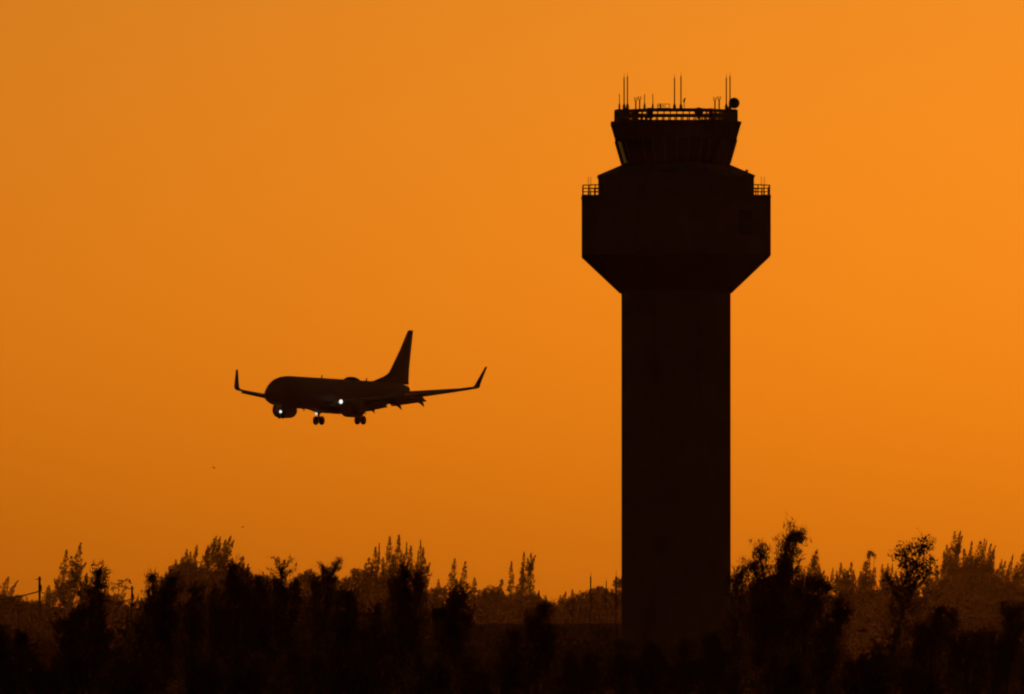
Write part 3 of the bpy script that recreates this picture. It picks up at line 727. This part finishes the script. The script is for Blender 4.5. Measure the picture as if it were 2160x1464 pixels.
# far-off wood that reads as one mass
cr = Crown()
WOOD = np.array([(-300, 1272), (60, 1272), (300, 1272), (345, 1250), (420, 1228), (530, 1228), (600, 1230), (720, 1242), (780, 1238), (900, 1244), (930, 1262), (1060, 1264), (1130, 1270), (1170, 1278), (1230, 1258),
                 (1310, 1254), (1660, 1244), (1740, 1258), (1765, 1262), (1790, 1244), (1890, 1240), (1935, 1256), (1965, 1240), (2020, 1222), (2095, 1224), (2130, 1236), (2400, 1238)])
for px in np.arange(-260, 2420, 11):
    t = np.interp(px, WOOD[:, 0], WOOD[:, 1]) + random.gauss(0, 3)
    for q in range(6):
        lobe(cr, 4000 + random.uniform(-80, 300) - q * (220 if px < 1600 else 110), (px + random.uniform(-6, 6), t + 16 + q * 26), 15, 20, 5.0, 2.3, .5, .2)
rg = MB(); rows = []
for px in np.arange(-300, 2460, 12):
    t = np.interp(px, WOOD[:, 0], WOOD[:, 1]) + 9 + random.gauss(0, 2)
    a, h = at(px, t, 4420), at(px, t + 6, 4360)
    rows.append([(a.x, 4300, -.5), (h.x, 4345, h.z * .75), (h.x, 4370, h.z), (a.x, 4420, a.z), (a.x, 4480, a.z * .8), (a.x, 4560, -.5)])
rg.loft(rows, False, False, False)  # solid core added behind the wood to block bright gaps and sun glints
tag(rg.build('wood_gap_blocker', M['shrub']), 'added solid core blocking light gaps behind the far trees', kind='structure')
o = cr.build('far_wood', M['shrub'], None, (0, 0, 0)); tag(o, 'dense low wood along the horizon behind everything', kind='stuff')
# scrub on the open ground in the middle distance
cr = Crown()
MID = np.array([(-250, 1352), (120, 1345), (300, 1318), (360, 1285), (900, 1288), (980, 1322), (1320, 1330), (1540, 1345), (1690, 1365), (1740, 1388), (1850, 1395), (1890, 1372), (1960, 1372), (2010, 1385), (2090, 1385), (2130, 1372), (2420, 1365)])
for px in np.arange(-240, 2410, 15):
    D = random.uniform(1250, 1600); t = np.interp(px, MID[:, 0], MID[:, 1]) + random.gauss(0, 7)
    for q in range(4): lobe(cr, D - q * 60, (px + random.uniform(-7, 7), t + 20 + q * 30), 20, 24, 6.0, 1.8, .5, .2)
for i in range(330):
    px = random.uniform(-200, 2360); D = random.uniform(1500, 2100)
    if px > 1740 and px < 1860 and random.random() < .7: continue
    gy = at(px, HORIZON, D); zt_ = random.uniform(1.0, 4.6)
    pyt = HORIZON - (zt_ - CAM_H) * F / D
    lobe(cr, D, (px, pyt + 20), random.uniform(24, 46), 26, 8.0, 1.6, .5, .2)
for i in range(420):
    D = 480 + 900 * random.random() ** 1.5; px = random.uniform(-100, 2260); zt_ = random.uniform(.5, 2.0)
    lobe(cr, D, (px, HORIZON - (zt_ * .5 - CAM_H) * F / D), 1.3 * F / D, zt_ * .6 * F / D, .35 * F / D, 1.5, .5, .2)
o = cr.build('scrub', M['shrub'], None, (0, 0, 0)); tag(o, 'low dark scrub covering the middle distance', kind='stuff')


# near trees
NEAR_W = 0.95


def stem(cr, tr, org, D, base, tip, hw, nb=26, s_px=15.0, bend=0.0, t0=0.05, elev=(20, 60), wind=0.48, m=20, wf=0.075, fill=1.0, taper=.6, prof_top=.16, r0=.10, limb=1.0):
    D = D + random.uniform(-.6, .6)
    k = F / D; a, b = at(base[0], base[1], D), at(tip[0], tip[1], D)
    bv = Vector((bend / k, random.uniform(-.4, .4), 0)); Hh = hw / k; s = s_px / k
    hw *= NEAR_W; Hh = hw / k
    pts = [bez(a, b, bv, t / 6) - org for t in range(7)]
    tr.tube([tuple(p) for p in pts], [r0 * (1 - .85 * t / 6) for t in range(7)], 6)
    C = []; Dv = []; sz = []
    for i in range(nb):
        t = t0 + (1 - t0) * ((i + random.uniform(0, 1)) / nb) ** .92
        p = bez(a, b, bv, t); az = random.uniform(0, 6.283)
        pr = (prof_top + (1 - prof_top) * (1 - t) ** taper) * (min(1.0, .45 + t * 2.2))
        Lb = Hh * pr * random.choice((.55, .8, 1.0, 1.15, 1.3))
        el = math.radians(random.uniform(*elev)) + t * .35
        d = Vector((math.cos(az) * math.cos(el) + wind, math.sin(az) * math.cos(el), math.sin(el) * 1.0)).normalized()
        e1 = p + d * Lb * .55; d2 = (d + Vector((wind * .5, 0, .25))).normalized(); e2 = e1 + d2 * Lb * .5
        tr.tube([tuple(p - org), tuple(e1 - org), tuple(e2 - org)], [(.02 + .03 * Lb / max(Hh, .01) * .5) * limb, .018 * limb, .006], 4)
        nt = max(3, int(fill * Lb / s * 3.4))
        for j in range(nt):
            u = .38 + .68 * (j + random.random()) / nt
            q = (p.lerp(e1, u / .55) if u < .55 else e1.lerp(e2, (u - .55) / .45))
            q = q + Vector((random.gauss(0, 1), random.gauss(0, 1), random.gauss(0, .8))) * s * .55
            C.append(q); Dv.append((d2 * .8 + Vector((random.gauss(0, .35), random.gauss(0, .35), .25 + random.gauss(0, .35)))).normalized()); sz.append(s * random.uniform(.65, 1.25))
    for j in range(int(10 * fill)):
        t = random.uniform(.78, 1.02); C.append(bez(a, b, bv, t) + Vector((random.gauss(0, .3), random.gauss(0, .3), 0)) * s); Dv.append(((b - a).normalized() + Vector((.3, 0, 0))).normalized()); sz.append(s * .9)
    cr.tufts(C, Dv, sz, m=m, wf=wf, spread=.85)


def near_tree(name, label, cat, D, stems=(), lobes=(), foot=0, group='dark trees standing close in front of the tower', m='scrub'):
    org = Vector((at(foot, HORIZON, D).x, D, 0)); root = empty(name, org); tag(root, label, cat, group)
    cr = Crown(); tr = MB()
    for st in stems:
        kw = st[3] if len(st) > 3 else {}
        stem(cr, tr, org, D, st[0], st[1], st[2], **kw)
        q = at(st[0][0], st[0][1], D) - org
        if st[0][1] >= 1320: tr.tube([(random.uniform(-.1, .1), 0, 0), tuple(q * .5 + Vector((0, 0, .3))), tuple(q)], [.09, .08, .07], 7)
    for l in lobes:
        lobe(cr, D, l[0], l[1] * (.74 if l[0][1] < 1335 else 1.0), l[2] * .9, *(l[3:] if len(l) > 3 else (13.0, 1.7, .4, .1, 18)))
        q = at(l[0][0], l[0][1] + l[2] * .3, D) - org
        tr.tube([(0, 0, 0), tuple(q * .5), tuple(q)], [.12, .09, .03], 5)
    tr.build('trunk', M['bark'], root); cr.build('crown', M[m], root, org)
    return root


N = near_tree
D1 = 440
N('wind_swept_tree', 'big wind-swept dark tree beside the tower shaft with a leaning brushy head', 'tree', 450,
  [((1612, 1330), (1672, 1124), 50, dict(nb=46, bend=-12)), ((1640, 1250), (1684, 1130), 20, dict(nb=16)), ((1618, 1260), (1600, 1158), 22, dict(nb=18)), ((1612, 1290), (1590, 1192), 22, dict(nb=16)), ((1630, 1400), (1652, 1200), 56, dict(nb=40)), ((1600, 1440), (1590, 1235), 60, dict(nb=40))],
  [((1620, 1360), 60, 70), ((1640, 1240), 26, 34), ((1612, 1250), 30, 30)], 1615)
N('wind_swept_tree', 'small pointed dark tree touching the tower shaft', 'tree', 470,
  [((1562, 1340), (1566, 1203), 26, dict(nb=26, wind=.1)), ((1552, 1380), (1548, 1230), 20, dict(nb=16, wind=.1))], [((1560, 1330), 36, 60), ((1540, 1400), 50, 90)], 1556)
N('wind_swept_tree', 'dark tree with one arm of foliage reaching sideways over the haze', 'tree', 430,
  [((1690, 1400), (1716, 1226), 40, dict(nb=30)), ((1700, 1290), (1742, 1236), 14, dict(nb=10, elev=(0, 25), wind=.7)), ((1670, 1380), (1680, 1232), 30, dict(nb=22))], [((1690, 1320), 34, 40), ((1680, 1420), 60, 60), ((1705, 1262), 26, 26)], 1688)
N('wind_swept_tree', 'dark leaning tree in front of the hazy gap, its head bent over', 'tree', 420,
  [((1730, 1460), (1768, 1272), 34, dict(nb=34)), ((1745, 1420), (1782, 1282), 16, dict(nb=14)), ((1716, 1470), (1728, 1330), 34, dict(nb=22))], [((1740, 1350), 34, 50), ((1735, 1430), 44, 60)], 1728)
N('leaning_tree', 'sparse open tree with a long leaning bare trunk and airy twig crown', 'tree', 430,
  [((1872, 1420), (1926, 1196), 56, dict(nb=52, s_px=13, fill=.5, elev=(0, 50), wind=.15, prof_top=.75, taper=.4, m=7, wf=.16, r0=.11, limb=.45)),
   ((1922, 1215), (1944, 1156), 42, dict(nb=22, s_px=11, fill=.5, limb=.4, elev=(-5, 60), wind=.15, prof_top=.45, m=6, wf=.16, r0=.03)),
   ((1918, 1225), (1908, 1166), 36, dict(nb=16, s_px=11, fill=.45, limb=.4, elev=(0, 60), wind=-.1, prof_top=.4, m=6, wf=.16, r0=.03)),
   ((1900, 1260), (1868, 1215), 26, dict(nb=12, s_px=9, fill=.5, elev=(0, 60), wind=-.1, prof_top=.5, m=9, wf=.12, r0=.03)),
   ((1905, 1260), (1950, 1225), 26, dict(nb=12, s_px=9, fill=.5, elev=(0, 60), wind=.2, prof_top=.5, m=9, wf=.12, r0=.03))],
  [((1900, 1300), 46, 46, 9.0, .4, .3, .11, 10), ((1880, 1390), 50, 60, 12., 1.4, .4, .11, 14)], 1868)
N('wind_swept_tree', 'bushy dark tree beside the leaning bare trunk, with hooked side shoot', 'tree', 425,
  [((1952, 1420), (1978, 1294), 40, dict(nb=30)), ((1985, 1370), (2012, 1296), 14, dict(nb=10, elev=(10, 40), wind=.6)), ((1930, 1440), (1940, 1320), 36, dict(nb=22))], [((1960, 1350), 36, 36), ((1940, 1420), 50, 50)], 1950)
N('wind_swept_tree', 'twin-pointed dark tree by the frame edge below the far dome', 'tree', 410,
  [((2100, 1450), (2126, 1287), 30, dict(nb=34)), ((2120, 1400), (2150, 1284), 20, dict(nb=20)), ((2128, 1420), (2150, 1326), 18, dict(nb=12)), ((2086, 1470), (2088, 1340), 30, dict(nb=20))], [((2112, 1380), 30, 44), ((2106, 1440), 46, 50)], 2106)
N('bush', 'low ragged dark bush with thin upright shoots below the far dome', 'bush', 415,
  [((2030, 1450), (2032, 1338), 22, dict(nb=16)), ((2048, 1440), (2054, 1350), 22, dict(nb=16)), ((2068, 1430), (2070, 1340), 14, dict(nb=12)), ((2010, 1440), (2008, 1350), 26, dict(nb=18))], [((2036, 1420), 46, 56), ((2066, 1430), 30, 50)], 2040, 'dark bushes in the foreground')
N('bush', 'dark bush cut by the frame corner beside the twin-pointed tree', 'bush', 400, [((2160, 1470), (2164, 1372), 26, dict(nb=18))], [((2166, 1440), 32, 50)], 2164, 'dark bushes in the foreground')
N('bush', 'low dark bush across the foot of the hazy gap under the flying bird', 'bush', 400, [((1815, 1480), (1822, 1400), 40, dict(nb=18)), ((1785, 1480), (1790, 1405), 36, dict(nb=16)), ((1848, 1470), (1856, 1380), 36, dict(nb=18))], [((1800, 1448), 60, 36), ((1850, 1440), 50, 44)], 1815, 'dark bushes in the foreground')

# left and middle
N('bush', 'slim dark shoot-topped bush near the corner below the utility poles', 'bush', 410, [((30, 1470), (40, 1340), 26, dict(nb=24)), ((48, 1470), (62, 1390), 22, dict(nb=12))], [((36, 1430), 34, 44)], 36, 'dark bushes in the foreground')
N('bush', 'dark bush cut by the frame edge below the utility poles', 'bush', 405, [((-8, 1460), (-2, 1330), 26, dict(nb=22))], [((-6, 1420), 30, 60), ((10, 1450), 36, 40)], -6, 'dark bushes in the foreground')
N('ragged_tree', 'tall dark tree with a loose ragged tuft on top of a dense column', 'tree', 440,
  [((190, 1430), (207, 1206), 46, dict(nb=34, wind=.05)), ((200, 1300), (206, 1212), 18, dict(nb=14, s_px=9, fill=.7, prof_top=.6, wind=0, elev=(0, 60), m=10)), ((160, 1450), (158, 1290), 40, dict(nb=26, wind=.1)), ((150, 1460), (136, 1320), 40, dict(nb=20, wind=0))],
  [((206, 1242), 12, 26), ((190, 1300), 34, 50), ((176, 1380), 56, 70), ((200, 1430), 50, 60)], 185)
N('bush', 'thin twiggy dark shrub between the ragged tree and the pointed dark tree', 'bush', 420, [((262, 1470), (268, 1300), 26, dict(nb=20, s_px=9, fill=.4, m=9, wf=.1)), ((250, 1470), (244, 1370), 26, dict(nb=14, s_px=10, fill=.6))], [((256, 1440), 36, 40)], 260, 'dark bushes in the foreground')
N('wind_swept_tree', 'narrow dark tree with a pointed sparse tip before the broad far clump', 'tree', 445,
  [((318, 1400), (324, 1214), 22, dict(nb=34, wind=.05)), ((306, 1420), (310, 1270), 22, dict(nb=18))], [((312, 1340), 28, 60), ((300, 1420), 40, 60)], 312)
N('wind_swept_tree', 'stout dark tree with a rounded leaning head in front of the broad far clump', 'tree', 430,
  [((336, 1420), (362, 1226), 40, dict(nb=40)), ((330, 1400), (340, 1240), 28, dict(nb=22))], [((352, 1262), 22, 30), ((338, 1320), 40, 60), ((330, 1410), 56, 60)], 332)
N('wind_swept_tree', 'dark pointed sapling in front of the brown wall of far pines', 'tree', 440, [((404, 1430), (414, 1244), 24, dict(nb=34)), ((396, 1440), (400, 1300), 26, dict(nb=20))], [((408, 1310), 22, 46), ((398, 1400), 38, 60)], 400)
N('ragged_tree', 'big dark tree with a hollow-looking crown right under the short pointed pine', 'tree', 430,
  [((478, 1420), (492, 1198), 40, dict(nb=40, wind=.15)), ((450, 1400), (448, 1250), 34, dict(nb=26)), ((506, 1380), (516, 1215), 26, dict(nb=22))], [((492, 1252), 24, 36), ((470, 1320), 52, 60), ((480, 1410), 70, 60)], 478)
N('ragged_tree', 'dark filler tree under the rounded saddle treetop', 'tree', 435, [((548, 1400), (548, 1228), 34, dict(nb=30, wind=.1)), ((528, 1420), (530, 1250), 30, dict(nb=22))], [((545, 1290), 32, 46), ((540, 1390), 50, 70)], 542)
N('airy_tree', 'dark tree with an airy lace-like rounded top', 'tree', 440,
  [((596, 1330), (594, 1204), 40, dict(nb=34, s_px=8, fill=.5, wind=0, prof_top=.7, taper=.3, m=10, wf=.12)), ((590, 1420), (588, 1240), 40, dict(nb=26, wind=0)), ((612, 1400), (622, 1230), 26, dict(nb=20))], [((596, 1258), 24, 26), ((600, 1320), 44, 50), ((590, 1410), 60, 60)], 594)
N('wind_swept_tree', 'wind-bent dark tree with a bare trunk and a flag-like head', 'tree', 430,
  [((684, 1400), (692, 1206), 22, dict(nb=22, r0=.09)), ((688, 1240), (713, 1184), 12, dict(nb=16, elev=(10, 50), wind=.5, s_px=9, fill=.8)), ((686, 1250), (679, 1194), 11, dict(nb=12, s_px=9, wind=.1, fill=.8)), ((690, 1262), (708, 1222), 12, dict(nb=10, wind=.5, s_px=9, fill=.8)), ((668, 1400), (664, 1226), 22, dict(nb=20))],
  [((672, 1270), 28, 40), ((676, 1340), 50, 50), ((660, 1420), 66, 60), ((700, 1270), 20, 20)], 684)
N('bush', 'dark sprawling bush at the foot of the flag-headed tree', 'bush', 420, [((720, 1400), (740, 1256), 34, dict(nb=28, wind=.5)), ((708, 1400), (716, 1250), 26, dict(nb=20))], [((718, 1300), 30, 34), ((716, 1380), 40, 70)], 714, 'dark bushes in the foreground')
N('ragged_tree', 'broad dark tree standing in front of the many-spired pines', 'tree', 440,
  [((850, 1420), (852, 1206), 44, dict(nb=44, wind=.05)), ((868, 1400), (884, 1212), 26, dict(nb=24)), ((838, 1380), (832, 1232), 24, dict(nb=20, wind=-.1))], [((856, 1270), 32, 42), ((854, 1350), 44, 60), ((850, 1420), 60, 60)], 852)
N('bush', 'dark low bush between the sprawling bush and the broad dark tree', 'bush', 415, [((790, 1470), (792, 1285), 36, dict(nb=28)), ((770, 1470), (765, 1330), 34, dict(nb=20))], [((790, 1360), 42, 56), ((780, 1430), 60, 50)], 786, 'dark bushes in the foreground')
N('ragged_tree', 'dark flat-crowned tree under the two slim spires', 'tree', 435,
  [((948, 1420), (958, 1262), 44, dict(nb=32, taper=.35, prof_top=.5)), ((960, 1400), (985, 1290), 24, dict(nb=16)), ((930, 1400), (925, 1290), 30, dict(nb=18))], [((950, 1320), 42, 40), ((940, 1410), 60, 60)], 946)
N('wind_swept_tree', 'dark loose-topped tree below the lowest skyline gap', 'tree', 430,
  [((1128, 1440), (1142, 1284), 34, dict(nb=34, prof_top=.4)), ((1112, 1440), (1116, 1300), 24, dict(nb=20)), ((1150, 1440), (1158, 1330), 26, dict(nb=18))], [((1130, 1350), 30, 46), ((1130, 1420), 46, 60)], 1128)
N('bush', 'narrow dark pointed bush beside the loose-topped tree', 'bush', 415, [((1080, 1470), (1084, 1338), 22, dict(nb=26)), ((1066, 1480), (1066, 1390), 22, dict(nb=14))], [((1080, 1420), 26, 50)], 1078, 'dark bushes in the foreground')
N('bush', 'dark spreading bush between the loose-topped tree and the shed', 'bush', 410, [((1185, 1480), (1200, 1380), 34, dict(nb=22)), ((1225, 1480), (1240, 1385), 34, dict(nb=20))], [((1195, 1440), 46, 46), ((1240, 1446), 46, 40)], 1210, 'dark bushes in the foreground')
N('bush', 'dark bushy mass at the very foot of the tower', 'bush', 420, [((1300, 1480), (1302, 1362), 44, dict(nb=26)), ((1360, 1480), (1370, 1372), 44, dict(nb=26)), ((1430, 1480), (1440, 1360), 44, dict(nb=26)), ((1490, 1480), (1500, 1345), 40, dict(nb=26))], [((1310, 1430), 60, 50), ((1380, 1436), 60, 50), ((1450, 1430), 60, 56), ((1510, 1420), 50, 66)], 1400, 'dark bushes in the foreground')
for px, y, w, lab in ((90, 1420, 60, 'low dark bush between the slim bush and the ragged tree'), (420, 1400, 70, 'low dark bush at the foot of the pointed sapling'),
                      (640, 1390, 70, 'low dark bush between the airy tree and flag-headed tree'), (730, 1400, 70, 'low dark bush in front of the sprawling bush'),
                      (900, 1395, 60, 'low dark bush between the broad and the flat-crowned trees'), (1000, 1420, 50, 'low dark bush just past the flat-crowned tree'),
                      (1650, 1400, 70, 'low dark bush at the foot of the big wind-swept tree'), (520, 1400, 60, 'low dark bush at the foot of the hollow-crowned tree'),
                      (1930, 1430, 60, 'low dark bush at the root of the leaning bare trunk'), (270, 1430, 60, 'low dark bush under the thin twiggy shrub')):
    N('bush', lab, 'bush', 395 + random.uniform(-8, 8), [((px - w * .3, 1490), (px - w * .3, y - 10), w * .5, dict(nb=16)), ((px + w * .3, 1490), (px + w * .35, y), w * .5, dict(nb=16))], [((px, y + 46), w * .8, 46)], px, 'dark bushes in the foreground')

# ----------------------------------------------------------------- poles, masts, shed
def pole(px, ytop, D, r, label):
    b = at(px, HORIZON, D); h = at(px, ytop, D).z
    root = empty('utility_pole', (b.x, D, 0)); tag(root, label, 'utility pole', 'utility poles')
    m = MB(); m.tube([(0, 0, 0), (0.03, 0, h * .5), (0, 0, h)], [r * 1.1, r, r * .92], 9); m.build('pole_shaft', M['wood'], root)
    m = MB(); m.box((-.12, -.02 - r, h - .35), (.42, .06, .06)); m.build('crossarm', M['wood'], root)
    m = MB(); m.lathe([(r * 1.35, h - 1.9), (r * 1.45, h - 1.85), (r * 1.45, h - 1.2), (r * 1.2, h - 1.1)], n=10, origin=(0.06, -.05, 0)); m.build('transformer', M['dark'], root)
    return Vector((b.x, D, h))


PD = 1500
t1 = pole(83.5, 1216, PD, .17, 'thick wooden utility pole standing alone, the taller one')
t2 = pole(278.5, 1236, PD + 30, .16, 'shorter wooden utility pole beside the airy open tree')


def cable(a, b, sag, r, label):
    pts = [a.lerp(b, t / 14) - Vector((0, 0, sag * 4 * (t / 14) * (1 - t / 14))) for t in range(15)]
    m = MB(); m.tube([tuple(p) for p in pts], r, 6); o = m.build('cable', M['dark']); tag(o, label, 'cable', 'cables strung from the utility poles')


c1 = at(83.5, 1247, PD); c2 = at(278.5, 1263, PD + 30)
cable(at(-60, 1268, PD - 10), c1, .35, .085, 'thick cable rising from the frame edge to the taller utility pole')
cable(c1, c2, 1.3, .06, 'sagging cable running between the two utility poles')


def mast(px, ytop, ytip, D, r, label):
    b = at(px, HORIZON, D); h = at(px, ytop, D).z; ht = at(px, ytip, D).z
    root = empty('mast', (b.x, D, 0)); tag(root, label, 'mast', 'thin masts beside the tower')
    m = MB(); m.tube([(0, 0, 0), (0, 0, h)], [r * 1.25, r], 7); m.build('mast_tube', M['dark'], root)
    m = MB(); m.tube([(0, 0, h - .02), (0.02, 0, ht)], [r * .4, r * .25], 5); m.build('tip_rod', M['steel'], root)
    m = MB(); m.lathe([(r * 2.2, 0), (r * 2.2, .25)], n=8); m.build('foot_plate', M['steel'], root)


mast(1246, 1216, 1206, 800, .055, 'thin dark mast standing free of the tower, furthest from the shaft')
mast(1279, 1226, 1218, 830, .04, 'faint hair-thin mast midway between two darker masts')
mast(1299.5, 1216, 1203, 790, .062, 'thin dark mast closest to the tower shaft')
mast(1208, 1278, 1272, 805, .05, 'short thin mast low against the ragged far tree')
mast(1222.5, 1280, 1274, 810, .045, 'short thin mast next to the free-standing tall mast')
mast(1265, 1284, 1278, 810, .045, 'short thin mast under the wide rounded canopy')

sh = at(1145, HORIZON, 1420)
shed = empty('flat_shed', (sh.x, 1420, 0)); tag(shed, 'long low flat-roofed shed behind the foreground bushes, ending at the tower', 'building')
hw = 168 / (F / 1420); hh = at(1145, 1319, 1420).z
m = MB(); m.box((0, 0, hh / 2), (hw, 6, hh / 2)); m.build('wall', M['wall'], shed)
m = MB(); m.box((0, 0, hh + .12), (hw + .3, 6.3, .12)); m.build('roof', M['roof'], shed)
for i in range(6):
    m = MB(); m.box((-hw + 2 + i * (2 * hw - 4) / 5, -6.02, hh * .42), (1.1, .03, hh * .3)); m.build('door', M['dark'], shed)

# ----------------------------------------------------------------- birds
def bird(px, py, D, span, roll, label, fat=1.0):
    c = at(px, py, D)
    m = MB(); s = span
    m.loft([[(x, r * fat * math.cos(2 * math.pi * k / 8), r * fat * math.sin(2 * math.pi * k / 8)) for k in range(8)] for x, r in ((.22 * s, .008 * s), (.17 * s, .03 * s), (.1 * s, .05 * s), (-.05 * s, .06 * s), (-.17 * s, .03 * s), (-.3 * s, .012 * s))])
    for g_ in (1, -1):
        m.loft([[(.09 * s * fat, g_ * .03 * s, .03 * s), (-.09 * s * fat, g_ * .03 * s, .025 * s), (-.09 * s * fat, g_ * .03 * s, .015 * s), (.09 * s * fat, g_ * .03 * s, .02 * s)],
                [(.11 * s * fat, g_ * .26 * s, .13 * s), (-.06 * s * fat, g_ * .26 * s, .125 * s), (-.06 * s * fat, g_ * .26 * s, .12 * s), (.11 * s * fat, g_ * .26 * s, .122 * s)],
                [(-.02 * s, g_ * .5 * s, .09 * s), (-.07 * s, g_ * .49 * s, .088 * s), (-.07 * s, g_ * .49 * s, .086 * s), (-.02 * s, g_ * .5 * s, .088 * s)]])
    m.loft([[(-.22 * s, -.02 * s, 0), (-.22 * s, .02 * s, 0), (-.22 * s, 0, .012 * s)], [(-.38 * s, -.06 * s, 0), (-.38 * s, .06 * s, 0), (-.38 * s, 0, .008 * s)]])
    o = m.build('bird', M['feather'], None, True, c); o.rotation_euler = roll; tag(o, label, 'bird', 'birds in flight')


bird(1818, 1331, 370, .33, (0.15, 1.05, -1.45), 'dark bird with spread wings gliding over the hazy gap', 1.7)
bird(451, 987, 1000, .42, (.4, .9, 1.9), 'tiny dark bird alone in the open sky under the airliner')
bird(512, 1112, 1000, .38, (-.3, .9, 1.2), 'tiny dark bird low over the wind-swept far pines')

# ----------------------------------------------------------------- haze
hz = MB(); top = tz(150) + 1.5
hz.box((0, (GY0 + GY1) / 2, (top - 1.3) / 2), (GX + 40, (GY1 - GY0) / 2 + 40, (top + 1.3) / 2))
hm = bpy.data.materials.new('haze_air'); hm.use_nodes = True
nt = hm.node_tree; nt.nodes.remove(nt.nodes['Principled BSDF'])
pv = nt.nodes.new('ShaderNodeVolumePrincipled'); pv.inputs['Color'].default_value = (0.95, 0.93, 0.90, 1)
pv.inputs['Density'].default_value = HAZE_DENSITY; pv.inputs['Anisotropy'].default_value = 0.75
nt.links.new(pv.outputs[0], nt.nodes['Material Output'].inputs['Volume'])
tag(hz.build('haze', hm), 'thin evening haze filling the air over the airfield', kind='stuff')
